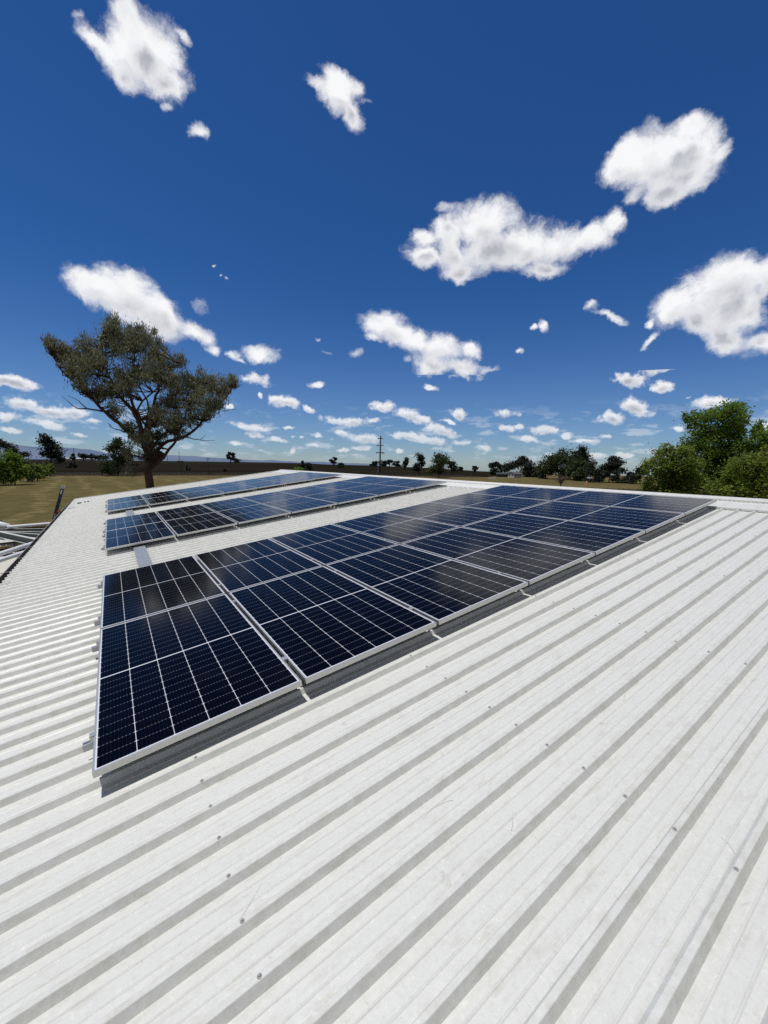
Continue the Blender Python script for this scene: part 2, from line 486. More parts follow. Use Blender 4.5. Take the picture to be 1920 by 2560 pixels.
# ridge capping with turned-down, notched lips and a vented strip
m = MB()
prof = [(8.085, -.1150), (8.40, -.0905), (8.404, -.0860), (8.425, -.0850), (8.462, -.0850), (8.468, -.0600), (8.53, -.0500), (8.62, -.0440)]
L = [rw(u, 0, n) for u, n in prof]
Lx = [(p.x, p.z) for p in L]; Rx_ = [(2*ridge_w.x - x, z) for x, z in reversed(Lx[:-1])]
full = Lx + Rx_
for y in (VA, VB):
    for x, z in full: m.v.append((x, y, z))
N = len(full)
for k in range(N-1): m.f.append((k, N+k, N+k+1, k+1)); m.m.append(0)
k = K0
while V0 + PITCH*k < VB - PITCH:
    v0 = V0 + PITCH*k; a, c = v0 + .0165, v0 + PITCH - .0165
    m.face([rw(8.085, a, -.1150), rw(8.080, a+.012, -.1435), rw(8.080, c-.012, -.1435), rw(8.085, c, -.1150)])
    k += 1
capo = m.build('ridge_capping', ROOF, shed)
m = MB(); v = VA + .1
while v < VB - .1:
    m.face([rw(8.444-.006, v, -.0832), rw(8.444+.006, v, -.0832), rw(8.444+.006, v+.034, -.0832), rw(8.444-.006, v+.034, -.0832)]); v += .058
tag(m.build('vent_slots', simple('vent_shadow', (.12, .12, .12), .8), shed), kind='stuff')

# gutter along the eave
m = MB()
g = [(-1.335, -.33), (-1.345, -.205), (-1.338, -.205), (-1.328, -.338), (-1.452, -.338), (-1.488, -.192), (-1.480, -.192), (-1.447, -.33)]
for a, c in ((VA, VB),):
    P = [(u, n) for u, n in g]
    for v in (a, c):
        for u, n in P: m.v.append((u, v, n))
    for k in range(len(P)):
        k2 = (k+1) % len(P); m.f.append((k, k2, len(P)+k2, len(P)+k)); m.m.append(0)
gut = m.build('gutter', GUTTER, shed, mat=MR)
m = MB(); m.box((-1.494, VA, -.1945), (-1.4805, VB, -.186)); m.build('gutter_bead', GUTRIM, gut, mat=Matrix())
bpy.data.objects['gutter_bead'].matrix_basis = Matrix()
v = VA + .3
m = MB(); m.box((-1.482, -.012, -.190), (-1.36, .012, -.187)); gs = m.mesh('gutter_strap', GUTRIM)
while v < VB:
    link('gutter_strap', gs, gut, Matrix.Translation((0, v, 0))); v += 1.2
# walls
ew = rw(EAVE+.02, 0, NPAN-.03); zr = ridge_w.z - .06; xe2 = 2*ridge_w.x - ew.x
m = MB(); m.box((ew.x-.02, VA+.05, 0), (ew.x+.06, VB-.05, ew.z-.02)); m.build('wall', WALLM, shed)
m = MB(); m.box((xe2-.06, VA+.05, 0), (xe2+.02, VB-.05, ew.z-.02)); m.build('wall', WALLM, shed)
for y in (VA+.05, VB-.13):
    m = MB()
    pr = [(ew.x+.063, 0), (xe2-.063, 0), (xe2-.063, ew.z-.03), (ridge_w.x, zr), (ew.x+.063, ew.z-.03)]
    P0 = [(x, y, z) for x, z in pr]; P1 = [(x, y+.08, z) for x, z in pr]
    m.face(P0); m.face(list(reversed(P1)))
    for k in range(5): m.face([P0[(k+1) % 5], P0[k], P1[k], P1[(k+1) % 5]])
    m.build('wall', WALLM, shed)
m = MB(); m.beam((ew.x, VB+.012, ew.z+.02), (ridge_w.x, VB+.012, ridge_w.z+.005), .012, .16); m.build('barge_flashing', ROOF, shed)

# roof screws: the hundred that show largest as parts, the rest as one
def screw_geo(m, T):
    def ring(rad, z, n): return [T @ Vector((rad*math.cos(2*math.pi*i/n), rad*math.sin(2*math.pi*i/n), z)) for i in range(n)]
    def lathe(prof, n):
        rs = [ring(r_, z, n) for r_, z in prof]
        for a_, b_ in zip(rs, rs[1:]):
            for i in range(n): m.face([a_[i], a_[(i+1) % n], b_[(i+1) % n], b_[i]])
        m.face(rs[-1])
    lathe([(.0084, 0), (.0084, .0010), (.0054, .0030)], 12)
    lathe([(.0042, .0026), (.0042, .0078), (.0032, .0086)], 6)
ROWS = [-1.21, .454, 1.952, 3.445, 4.995, 6.605, 7.95]
ALEN = 7*1.134 + 6*.0274
def under(u, v):
    return any(-.1 < u < ALEN+.1 and a-.02 < v < a+4.22 for a in (0, 6.188, 12.494))
cand = []
for k in range(K0, K1):
    v = V0 + PITCH*k
    for u in ROWS:
        for du in ((0,) if u > -1 else (0,)):
            if under(u, v): continue
            uu = u + random.uniform(-.004, .004); vv = v + random.uniform(-.002, .002)
            q = in_view(rw(uu, vv, NTOP), .01, .01)
            if q: cand.append((q[2], uu, vv))
cand.sort()
m = MB(); screw_geo(m, Matrix()); sm = m.mesh('roof_screw', SCREW)
for d, u, v in cand[:100]:
    link('roof_screw', sm, shed, MR @ Matrix.Translation((u, v, NTOP+.0006)) @ Matrix.Rotation(random.uniform(0, 1), 4, 'Z') @ Matrix.Rotation(random.uniform(-.08, .08), 4, 'X'))
m = MB()
for d, u, v in cand[100:]: screw_geo(m, MR @ Matrix.Translation((u, v, NTOP+.0006)))
tag(m.build('roof_screws_beyond', SCREW, shed), kind='stuff')

# ------------------------------------------------------------------ solar panels
PW, PL, GAP, TH = 1.134, 2.094, .0274, .035
def frame_mesh():
    m = MB(); lip = .0105; fl = .028
    # four mitred sides: section (inward d, height z)
    sec = [(0, -TH), (0, -.0008), (.0008, 0), (lip, 0), (lip, -.0045), (.0018, -.0045), (.0018, -TH+.0018), (fl, -TH+.0018), (fl, -TH)]
    cor = [(0, 0, 1, 1), (PW, 0, -1, 1), (PW, PL, -1, -1), (0, PL, 1, -1)]
    n = len(sec)
    for cx, cy, sx, sy in cor:
        for d, z in sec: m.v.append((cx+sx*d, cy+sy*d, z))
    for s in range(4):
        s2 = (s+1) % 4
        for k in range(n):
            k2 = (k+1) % n
            m.f.append((s*n+k, s2*n+k, s2*n+k2, s*n+k2)); m.m.append(0)
    return m.mesh('frame', ALU)
def glass_mesh():
    m = MB(); e = .003
    m.face([(e, e, -.0016), (PW-e, e, -.0016), (PW-e, PL-e, -.0016), (e, PL-e, -.0016)], 0)
    m.face([(e, PL-e, -.0042), (PW-e, PL-e, -.0042), (PW-e, e, -.0042), (e, e, -.0042)], 1)
    me = m.mesh('glass', [CELLS, BACK])
    uv = me.uv_layers.new(name='metres')
    for l in me.loops: 
        c = me.vertices[l.vertex_index].co; uv.data[l.index].uv = (c.x, c.y)
    return me
panel0 = thing('solar_panel', 'x', 'solar panel')
link('frame', frame_mesh(), panel0)
gl0 = link('glass', glass_mesh(), panel0)
m = MB(); m.box((PW/2-.06, PL/2-.03, -.022), (PW/2+.06, PL/2+.03, -.0044)); m.build('junction_box', DARK, panel0)
ORD = ['first', 'second', 'third', 'fourth', 'fifth', 'sixth', 'seventh']
ARR = [(0., 'nearest', 'nearest array'), (6.188, 'middle', 'middle array'), (12.494, 'farthest', 'farthest array')]
first = True
for av, an, gname in ARR:
    for row in range(2):
        for c in range(7):
            p = panel0 if first else copy_thing(panel0); first = False
            p.matrix_basis = MR @ Matrix.Translation((c*(PW+GAP), av + row*(PL+GAP), 0)) @ Matrix.Rotation(random.uniform(-.0012, .0012), 4, 'X') @ Matrix.Rotation(random.uniform(-.0012, .0012), 4, 'Y')
            p['label'] = f"dark solar panel in the {['front', 'back'][row]} row of the {an} array, {ORD[c]} from the gutter end"
            p['group'] = 'solar panels of the ' + gname
# rails, their clamps and feet
def rail_prof():
    return [(-.02, -.0395), (.02, -.0395), (.02, 0), (.006, 0), (.006, -.004), (.012, -.004), (.012, -.012), (-.012, -.012), (-.012, -.004), (-.006, -.004), (-.006, 0), (-.02, 0)]
RL = ALEN + .062 + .02
rail0 = thing('mounting_rail', 'x', 'rail')
m = MB(); m.prism(rail_prof(), 0, RL); m.build('rail_bar', RAILM, rail0)
m = MB(); m.box((-.0006, -.0125, -.030), (.0004, .0125, -.016)); m.build('end_slot', DARK, rail0)
zt = TH - .0362 + .0
def clamp(u, w):
    m = MB()
    m.box((u-w/2, -.022, TH+.0016), (u+w/2, .022, TH+.0042)); m.box((u-.0075, -.020, .001), (u+.0075, .020, TH+.0014))
    T = Matrix.Translation((u, 0, TH+.0043)); 
    m.tube([(u, 0, TH+.0040), (u, 0, TH+.0095)], .0065, 6)
    return m
for c in range(6):
    clamp(.062 + (c+1)*PW + c*GAP + GAP/2, .044).build('mid_clamp', ALU, rail0)
for u, s in ((.062, -1), (.062+ALEN, 1)):
    m = MB(); m.box((u+s*.003, -.02, .001), (u+s*.022, .02, TH)); m.box((u-s*.010, -.02, TH+.0015), (u+s*.022, .02, TH+.0045))
    for i, (a, c) in enumerate(()): pass
    m.v = [(x, y, z) for x, y, z in m.v]
    m.build('end_clamp', ALU, rail0)
for u in (.454, 1.952, 3.445, 4.995, 6.605, 7.93):
    m = MB(); uu = u + .062 + .03
    m.box((uu-.02, .0205, -.0835), (uu+.02, .0255, -.004)); m.box((uu-.02, .0255, -.0835), (uu+.02, .062, -.0790))
    m.build('roof_bracket', ALU, rail0)
first = True
for av, an, gname in ARR:
    for row in range(2):
        for j, rv in enumerate(((.352, 1.795), (2.462, 3.872))[row]):
            r_ = rail0 if first else copy_thing(rail0); first = False
            r_.matrix_basis = MR @ Matrix.Translation((-.062, av + rv, -TH-.0008))
            r_['label'] = f"aluminium rail under the {['front', 'back'][row]} panel row of the {an} array, {['nearer', 'farther'][j]} of its pair"
            r_['group'] = 'panel mounting rails'

# galvanised cable tray covers between the arrays
def tray(u0, u1, v0, v1, label):
    t = thing('cable_tray', label, 'cable tray', group='cable trays between the arrays', mat=MR)
    m = MB(); w = u1-u0
    m.v = []; P = [(u0, -.1165), (u0, -.0825), (u1, -.0825), (u1, -.1165)]
    m.box((u0, v0, -.1165), (u1, v1, -.084)); m.build('tray_body', GALV, t)
    m = MB(); m.box((u0-.004, v0+.001, -.0838), (u1+.004, v1-.001, -.080)); m.build('tray_lid', GALV, t)
tray(.430, .606, 4.18, 6.36, 'grey galvanised cable tray between the nearest and middle arrays')
tray(.480, .662, 10.45, 12.80, 'smaller looking grey cable tray between the middle and farthest arrays')

# dry stems and leaf litter lying in the pans
def stem(u, v, ln, ang, curv, label, r0=.0005):
    pts = []
    a = ang; x = y = 0.
    for i in range(9):
        pts.append((x, y, .0016 + .004*math.sin(i*.9)**2)); a += curv/9; x += ln/8*math.cos(a); y += ln/8*math.sin(a)
    m = MB(); m.tube(pts, [r0*(1-.07*i) for i in range(9)], 5)
    o = m.build('dry_stem', TWIG, mat=MR @ Matrix.Translation((u, v, NPAN)))
    tag(o, label, 'grass stem', 'dry grass stems blown onto the roof')
stem(1.62, -.735, .26, 2.9, .35, 'long thin dry stem in a roof pan, below the nearest array and left of centre')
stem(1.38, -1.145, .17, 2.6, .9, 'hooked dry stem beside the dark sheet lap in the middle of the roof')
stem(1.43, -1.42, .13, .3, .5, 'short forked-looking dry stem right of the middle of the roof')
stem(2.02, -1.99, .09, .3, 1.1, 'curled dry stem near the right edge, beside a roof screw')
stem(.42, -1.03, .16, .5, .2, 'straight dry stem in the pan at lower left')
for i, (u, v) in enumerate(((-1.02, 18.35), (-.96, 18.36), (-.80, 18.45), (-.70, 18.47))):
    m = MB(); m.box((-.035, -.02, 0), (.035, .02, .035)); m.box((-.02, -.035, .0), (.0, .0195, .03))
    o = m.build('roof_offcut', DARK, mat=MR @ Matrix.Translation((u, v, NTOP+.001)) @ Matrix.Rotation(i*.7, 4, 'Z'))
    tag(o, 'small dark offcut on the roof by the ladder, ' + ['closest to the gutter', 'second from the gutter', 'third from the gutter', 'farthest from the gutter'][i], 'offcut', 'dark offcuts by the ladder')

# bent pipe behind the ridge
vp = thing('vent_pipe', 'short leaning copper vent pipe with a flat cap behind the ridge', 'vent pipe', (9.2, 2.80, 0))
m = MB(); m.tube([(.02, .13, 6.24), (0, .09, 6.355), (0, -.005, 6.50), (0, -.03, 6.545)], [.022, .022, .021, .024], 12); m.build('pipe', COPPER, vp, True)
m = MB(); m.tube([(0, -.03, 6.54), (0, -.06, 6.59), (0, -.062, 6.63)], .005, 6); m.build('cap_bracket', DARK, vp)
m = MB(); m.tube([(0, -.07, 6.622), (0, -.07, 6.627), (0, -.07, 6.650)], [.045, .052, .050], 14); m.build('cap', GALV, vp)
m = MB(); m.tube([(0.02, .12, 6.16), (.02, .12, 6.27)], [.10, .045], 12); m.build('flashing_boot', DARK, vp)

# ------------------------------------------------------------------ ladder
YL = 16.7
lad = thing('extension_ladder', 'dark blue fibreglass extension ladder with yellow top leaning over the gutter', 'ladder', (0, YL, 0))
p0 = Vector((-2.87, 0, .0)); p1 = Vector((-1.20, 0, 5.93))
dv = (p1-p0).normalized(); nv = Vector((dv.z, 0, -dv.x))
def stile(y, off, t0, t1, name):
    m = MB(); a = p0 + dv*t0 - nv*off; c = p0 + dv*t1 - nv*off; a.y = c.y = y
    m.beam(a, c, .03, .085, up=nv); o = m.build(name, BLUE, lad)
    m = MB(); 
    for k in range(int((t1-t0)/.9)):
        e = a + (c-a)*((k+.6)*.9/(t1-t0)); s_ = -1 if y < 0 else 1
        m.beam(e, e+dv*.16, .0325, .030, up=nv)
    m.build('white_marking', WHITEST, o)
LT = (p1-p0).length
stile(-.21, .0, 0, LT-1.2, 'stile'); stile(.21, .0, 0, LT-1.2, 'stile')
stile(-.17, .10, LT-3.6, LT, 'stile'); stile(.17, .10, LT-3.6, LT, 'stile')
t = .3
m = MB(); m.tube([(0, -.19, 0), (0, .19, 0)], .016, 8); rm = m.mesh('rung', BLUEALU)
while t < LT-.1:
    if t < LT-1.25: q = p0 + dv*t; link('rung', rm, lad, Matrix.Translation(q))
    if t > LT-3.5: q = p0 + dv*t - nv*.10; link('rung', rm, lad, Matrix.Translation(q) @ Matrix.Diagonal((1, .8, 1, 1)))
    t += .3
for y in (-.17, .17):
    m = MB(); q = p1 - nv*.10; q.y = y
    m.beam(q - dv*.01, q + dv*.07, .045, .10, up=nv); m.build('top_cap', YELLOW, lad)
    m = MB(); m.beam(q - dv*.16, q - dv*.012, .036, .094, up=nv); m.build('end_sleeve', BLUEALU, lad)
m = MB(); q = p0 + dv*(LT-1.05) - nv*.04; m.beam(q + Vector((0, -.26, 0)), q + Vector((0, .26, 0)), .07, .09); m.build('rope_bracket', RED, lad)
for y in (-.21, .21):
    m = MB(); m.box((p0.x-.06, y-.03, 0), (p0.x+.06, y+.03, .03)); m.build('foot', DARK, lad)

# ------------------------------------------------------------------ trees
def leaf_mesh(name, C, size, mat, rng, aspect=.45, droop=0., tint=None, flat=0.):
    """one small two-triangle leaf per centre"""
    n = len(C)
    sz = size*rng.uniform(.6, 1.35, n)[:, None]
    a = rng.normal(0, 1, (n, 3)); a[:, 2] -= droop*2.2; a[:, 2] *= (1-flat)
    a /= np.linalg.norm(a, axis=1)[:, None]
    r = rng.normal(0, 1, (n, 3)); bvec = np.cross(a, r); bvec[:, 2] *= (1-flat); bvec /= np.linalg.norm(bvec, axis=1)[:, None] + 1e-9
    h = a*sz*.5; w = bvec*sz*.5*aspect
    V = np.stack([C-h, C-h*.1+w, C+h, C+h*.1-w], 1).reshape(-1, 3)
    me = bpy.data.meshes.new(name)
    me.vertices.add(4*n); me.vertices.foreach_set('co', V.astype(np.float32).ravel())
    me.loops.add(4*n); me.loops.foreach_set('vertex_index', np.arange(4*n, dtype=np.int32))
    me.polygons.add(n); me.polygons.foreach_set('loop_start', np.arange(0, 4*n, 4, dtype=np.int32))
    me.polygons.foreach_set('loop_total', np.full(n, 4, dtype=np.int32))
    me.materials.append(mat)
    at = me.attributes.new('tint', 'FLOAT', 'FACE')
    if tint is None: tint = rng.uniform(0, 1, n)
    at.data.foreach_set('value', np.clip(tint, 0, 1).astype(np.float32))
    me.update(); me.validate()
    return me

def clump_leaves(clumps, per, rng, sub=16, tight=.30):
    """clumps: centre (x,y,z), radii (x,y,z). Returns leaf centres, tint and the sprig centres."""
    C, T, S = [], [], []
    for c, rr in clumps:
        c = np.array(c); rr = np.array(rr)
        vol = max(rr[0]*rr[2], .01)
        ns = max(4, int(sub*(.6+.8*rng.random())))
        d = rng.normal(0, 1, (ns, 3)); d /= np.linalg.norm(d, axis=1)[:, None]
        s = c + d*rr*(rng.random((ns, 1))**.42)
        n = int(per*vol)
        k = rng.integers(0, ns, n)
        w = np.array([.5+rng.random() for _ in range(ns)])
        g = rng.normal(0, 1, (n, 3))*rr*tight*w[k][:, None]
        base = rng.uniform(.15, .8)
        sprig = rng.normal(0, .16, ns)
        C.append(s[k] + g); S.append(s)
        T.append(np.clip(base*.5 + .25 + sprig[k] + rng.normal(0, .2, n), 0, 1))
    return np.concatenate(C), np.concatenate(T), np.concatenate(S)

def limb(m, pts, r0, r1, rng, wob=.0, n=7):
    """smooth tapered limb through pts"""
    P = [Vector(p) for p in pts]; out = []
    if len(P) == 2: out = [P[0].lerp(P[1], t/4) for t in range(5)]
    else:
        for i in range(len(P)-1):
            a, b, c, d = P[max(i-1, 0)], P[i], P[i+1], P[min(i+2, len(P)-1)]
            for t in (0, .33, .66):
                out.append(.5*((2*b) + (c-a)*t + (2*a-5*b+4*c-d)*t*t + (3*b-a-3*c+d)*t**3))
        out.append(P[-1])
    out = [p + Vector(rng.normal(0, wob, 3)) if 0 < i < len(out)-1 else p for i, p in enumerate(out)]
    k = len(out)
    m.tube(out, [r0 + (r1-r0)*(i/(k-1))**.85 for i in range(k)], n)
    return out

def generic_tree(name, label, cat, b, d, h, w, leaf, bark, seed, shape='round', skirt=.3, group=None, per=None, lean=0., dens=1.):
    rng = np.random.default_rng(seed)
    loc = polar(b, d); loc.z = ground_z(b, d)
    t = thing(name, label, cat, loc, -R(b), group)
    px = d/1016*2.5/ .78                     # metres per render pixel there
    lsz = max(px*1.05, .16)
    cl = []
    hb = h*skirt; W = w/2
    if shape == 'round':
        nb = max(7, min(26, int(w/px/3)))
        for i in range(nb):
            a = rng.uniform(0, 2*math.pi); rr = rng.random()**.5; f = rng.random()
            z = hb + (h-hb)*(.08 + .86*f)
            prof = math.sin(math.pi*min(1, max(.05, .16+.80*f)))**.55
            s = rng.uniform(.20, .34)
            cl.append(((W*.85*rr*prof*math.cos(a)+lean*f, W*.85*rr*prof*math.sin(a), min(z, h-(h-hb)*s*.5)), (w*s*.75, w*s*.75, (h-hb)*s*.66)))
    elif shape == 'gum':                      # separate leafy heads on limbs
        nb = max(6, min(18, int(w/px/5)))
        for i in range(nb):
            a = rng.uniform(0, 2*math.pi); f = (i+.5)/nb
            rr = (.35+.65*rng.random())*(1-.45*f)
            s = rng.uniform(.13, .25)
            cl.append(((W*rr*math.cos(a)*.95+lean*f, W*rr*math.sin(a)*.8, hb + (h-hb)*(.06+.86*f)), (w*s*1.0, w*s*.9, (h-hb)*s*.72)))
    elif shape == 'dome':
        nb = max(12, min(36, int(w/px/2.2)))
        for i in range(nb):
            a = rng.uniform(0, 2*math.pi); f = rng.random()**.9
            rr = math.sqrt(max(0, 1-f*f))*(.55+.45*rng.random())
            s = rng.uniform(.20, .30)
            cl.append(((W*.80*rr*math.cos(a), W*.80*rr*math.sin(a), hb + (h-hb)*(.04+.84*f)), (w*s*.8, w*s*.8, (h-hb)*s*.72)))
    elif shape == 'flat':
        nb = 9
        for i in range(nb):
            a = rng.uniform(0, 2*math.pi); rr = rng.random()**.5
            cl.append(((W*.8*rr*math.cos(a), W*.8*rr*math.sin(a), hb+(h-hb)*(.35+.4*rng.random()*(1-rr*.6))), (w*.2, w*.2, (h-hb)*.26)))
    tot = sum(max(r_[0]*r_[2], .01) for _, r_ in cl)
    want = (w*h*.8/lsz**2)*15*dens
    C, T, S = clump_leaves(cl, min(max(want, 700), 30000)/tot, rng, sub=10, tight=.36)
    C[:, 2] = np.maximum(C[:, 2], .05)
    m = MB()
    top = Vector((lean*.5, 0, hb + (h-hb)*.45))
    tr = max(h*.022, px*.4)
    limb(m, [(0, 0, -.1), (lean*.1, 0, hb*.6), top], tr*1.25, tr*.5, rng, h*.006, 7)
    order = sorted(cl, key=lambda q: -q[1][0])[:10]
    for c, rr in order:
        st = Vector((lean*.15, 0, hb*rng.uniform(.55, 1.) + .02*h)); e = Vector(c)
        mid = st.lerp(e, .5) + Vector((0, 0, -.05*h*rng.random()))
        limb(m, [st, mid, e], tr*.5, tr*.12, rng, h*.006, 5)
    m.build('trunk', bark, t, True)
    link('crown', leaf_mesh('crown', C, lsz, leaf, rng, .75, .2, T), t)
    return t

# the big gum beyond the gutter corner, limbs in metres (sideways, up) in a plane facing the shed
def big_gum():
    rng = np.random.default_rng(11)
    b = 3.4904; D = 42.
    t = thing('gum_tree', 'tall spreading gum tree with reddish limbs standing behind the far end of the shed', 'tree', polar(b, D), -R(b))
    L = dict(
     left=[(.29,6.93),(-.05,8.34),(-1.02,9.11),(-1.76,9.98),(-2.67,10.82),(-3.53,11.84),(-4.45,12.94),(-5.28,13.69),(-5.87,14.95)],
     leftc=[(.21,7.52),(-.18,9.85),(-.72,11.07),(-1.46,12.03),(-1.98,13.09),(-2.45,14.68),(-2.55,16.28)],
     cen=[(-.18,9.85),(-.64,11.65),(-.83,12.76),(-.56,14.36),(-.27,16.07),(.01,17.77)],
     cenr=[(.35,8.11),(.72,10.48),(1.06,12.26),(1.43,13.45),(1.74,15.79),(2.22,17.)],
     r1=[(.38,6.57),(.95,7.66),(1.84,8.53),(3.29,9.07),(4.47,10.11),(5.68,11.43),(6.92,12.78),(7.82,14.25)],
     r2=[(.57,6.21),(1.35,7.07),(2.27,8.3),(3.,10.03),(3.63,11.89),(4.49,13.77)],
     r3=[(.42,7.52),(1.21,8.74),(2.23,9.98),(2.85,11.7),(3.04,13.62)],
     bk=[(.3,7.2),(.1,9.4),(.6,11.5),(-.2,13.8),(-1.2,15.6)], fr=[(.3,7.0),(.7,9.0),(-.3,11.0),(1.6,13.2),(2.6,15.0)])
    DY = dict(left=.3, leftc=-1.2, cen=.8, cenr=1.4, r1=-.3, r2=-1.6, r3=1.2, bk=3.0, fr=-3.0)
    m = MB(); nodes = []
    limb(m, [(.36, 0, -.2), (.34, 0, 2.0), (.32, 0, 4.29), (.29, 0, 5.73), (.29, 0, 6.9)], .38, .31, rng, .02, 14)
    m.tube([(.36, 0, -.1), (.35, 0, .5), (.34, 0, 1.2)], [.62, .45, .37], 14)
    for k, pts in L.items():
        n = len(pts); dy = DY[k]
        P = [(x, dy*((i/(n-1))**.8), z) for i, (x, z) in enumerate(pts)]
        r0 = {'left': .24, 'r1': .21, 'leftc': .23, 'cen': .14, 'cenr': .17, 'r2': .17, 'r3': .13, 'bk': .14, 'fr': .13}[k]
        o = limb(m, P, r0, .035, rng, .035, 9)
        nodes += o[len(o)//4:]
    clumps = [(-5.96,16.06,.46,.62),(-5.25,15.45,.78,.73),(-4.51,14.94,1.08,1.05),(-3.5,15.5,1.01,1.17),(-4.41,13.68,.99,.75),(-3.04,14.06,1.13,1.41),(-1.79,16.39,1.15,1.42),(-1.62,17.82,.62,.87),(-.64,16.57,1.1,1.65),(.03,18.11,.6,.66),(.88,17.25,1.04,1.24),(1.54,15.99,1.06,1.49),(-.96,14.09,1.3,1.34),(.54,14.27,1.25,1.37),(2.07,13.75,1.2,.94),(3.02,15.73,.65,.71),(3.25,13.53,1.35,1.18),(4.84,13.93,1.4,1.09),(6.35,13.85,1.34,1.11),(7.46,14.46,.68,.63),(4.21,12.3,1.62,1.33),(5.95,12.32,1.2,.87),(2.,12.11,1.2,1.17),(-2.39,12.39,.96,.88),(-1.13,12.62,.79,.79),(2.47,10.6,1.,.72),(3.92,10.57,1.03,.73),(-3.15,12.21,.75,.65),(-.88,5.97,.45,.82),(-1.11,7.49,.56,.92),(-.02,6.92,.52,.95),(.89,10.73,.63,.7),(.29,9.17,.6,.7),(-.5,8.6,.5,.7),(1.3,9.1,.7,.6),(-1.,9.7,.6,.6),(1.9,9.9,.8,.6),(.6,8.2,.5,.6),(3.,9.5,.9,.45),(-1.9,11.2,.8,.7),(5.,11.,.9,.5),(-3.9,12.7,.8,.6),(1.2,10.9,.8,.8)]
    cl = []
    for x, z, rx, rz in clumps:
        wide = max(0., 1 - abs(x-.8)/8.5)
        lo = 1 if z < 8 else 0
        for q in range(1 if lo else 2):
            y = rng.normal(0, 1)*(.5 if lo else 1.5*wide + .3)
            cl.append(((x + rng.normal(0, .12), y, z - max(0, z-15.5)*.16 + rng.normal(0, .1)), (rx*.93, rx*.95, rz*.9)))
    C, T, S = clump_leaves(cl, 1000, rng, sub=22, tight=.23)
    # twigs from the limbs out to the sprigs
    ND = np.array([tuple(p) for p in nodes])
    for s in S:
        dd = np.linalg.norm(ND - s, axis=1) + np.maximum(ND[:, 2] - s[2] + .4, 0)*1.5
        j = int(dd.argmin()); a = Vector(ND[j]); e = Vector(s)
        if (e-a).length > 4.2: continue
        mid = a.lerp(e, .55) + Vector((rng.normal(0, .1), rng.normal(0, .1), -.12*(e-a).length + rng.normal(0, .08)))
        m.tube([a, a.lerp(mid, .5) + Vector(rng.normal(0, .04, 3)), mid, mid.lerp(e, .5) + Vector(rng.normal(0, .05, 3)), e], [.05, .04, .03, .02, .009], 4, cap=False)
    m.build('trunk', BARK, t, True)
    link('crown', leaf_mesh('crown', C, .26, GUMLEAF, rng, .20, .95, T), t)
    for pts, r0, y in (([(-2.85,10.86),(-3.94,11.05),(-4.57,11.),(-5.07,11.44),(-5.6,11.97)], .085, .2), ([(-3.94,11.05),(-4.45,11.6),(-5.12,12.02)], .055, .2),
                    ([(-1.31,9.21),(-1.79,9.41),(-2.26,9.56),(-2.53,9.93)], .07, .1), ([(3.29,9.05),(4.08,8.86),(5.,8.77),(5.89,8.81)], .065, -.2),
                    ([(4.6,8.82),(4.9,9.1),(5.02,9.25)], .03, -.2), ([(-2.4,9.6),(-2.3,9.75),(-2.55,9.95)], .03, .1), ([(-3.5,16.0),(-3.7,16.9),(-3.75,17.4)], .025, .4), ([(6.6,11.6),(7.3,11.7),(7.9,11.8)], .03, -.3)):
        dead = MB(); limb(dead, [(x, y, z) for x, z in pts], r0, .012, rng, .02, 6); dead.build('dead_branch', DEADW, t, True)
big_gum()

def leafy(name, label, b, D, clumps, leaf, seed, per, lsz, depth, droop=.2, stem=None):
    rng = np.random.default_rng(seed)
    t = thing(name, label, 'tree', polar(b, D), -R(b))
    cl = []
    for x, z, rx, rz in clumps:
        rx *= 1.12; rz *= 1.1
        for q in range(2):
            cl.append(((x + rng.normal(0, .05), rng.normal(0, 1)*depth, z), (rx, rx*1.1, rz)))
    C, T, S = clump_leaves(cl, per, rng, sub=15, tight=.26)
    m = MB()
    tx = float(np.mean([c[0] for c in clumps])); zt = max(c[1] for c in clumps)
    limb(m, [(tx, 0, -.1), (tx, 0, 2.2), (tx+.1, .1, 4.6), (tx+.2, .1, zt*.8)], .30, .06, rng, .05, 10)
    ND = [Vector((tx+.05*i/8, .05, 2.4+(zt*.8-2.4)*i/8)) for i in range(9)]
    for c, rr in cl:
        e = Vector(c); a = min(ND, key=lambda p: (p-e).length + max(0, p.z-e.z+.5)*2)
        limb(m, [a, a.lerp(e, .5)+Vector((0, 0, -.15)), e], .07, .02, rng, .03, 5)
    for s in S[::3]:
        e = Vector(s); c = min(cl, key=lambda q: (Vector(q[0])-e).length); a = Vector(c[0])
        m.tube([a, a.lerp(e, .5)+Vector(rng.normal(0, .03, 3)), e], [.022, .015, .007], 4, cap=False)
    m.build('trunk', BARKD, t, True)
    link('crown', leaf_mesh('crown', C, lsz, leaf, rng, .55, droop, T, .4), t)
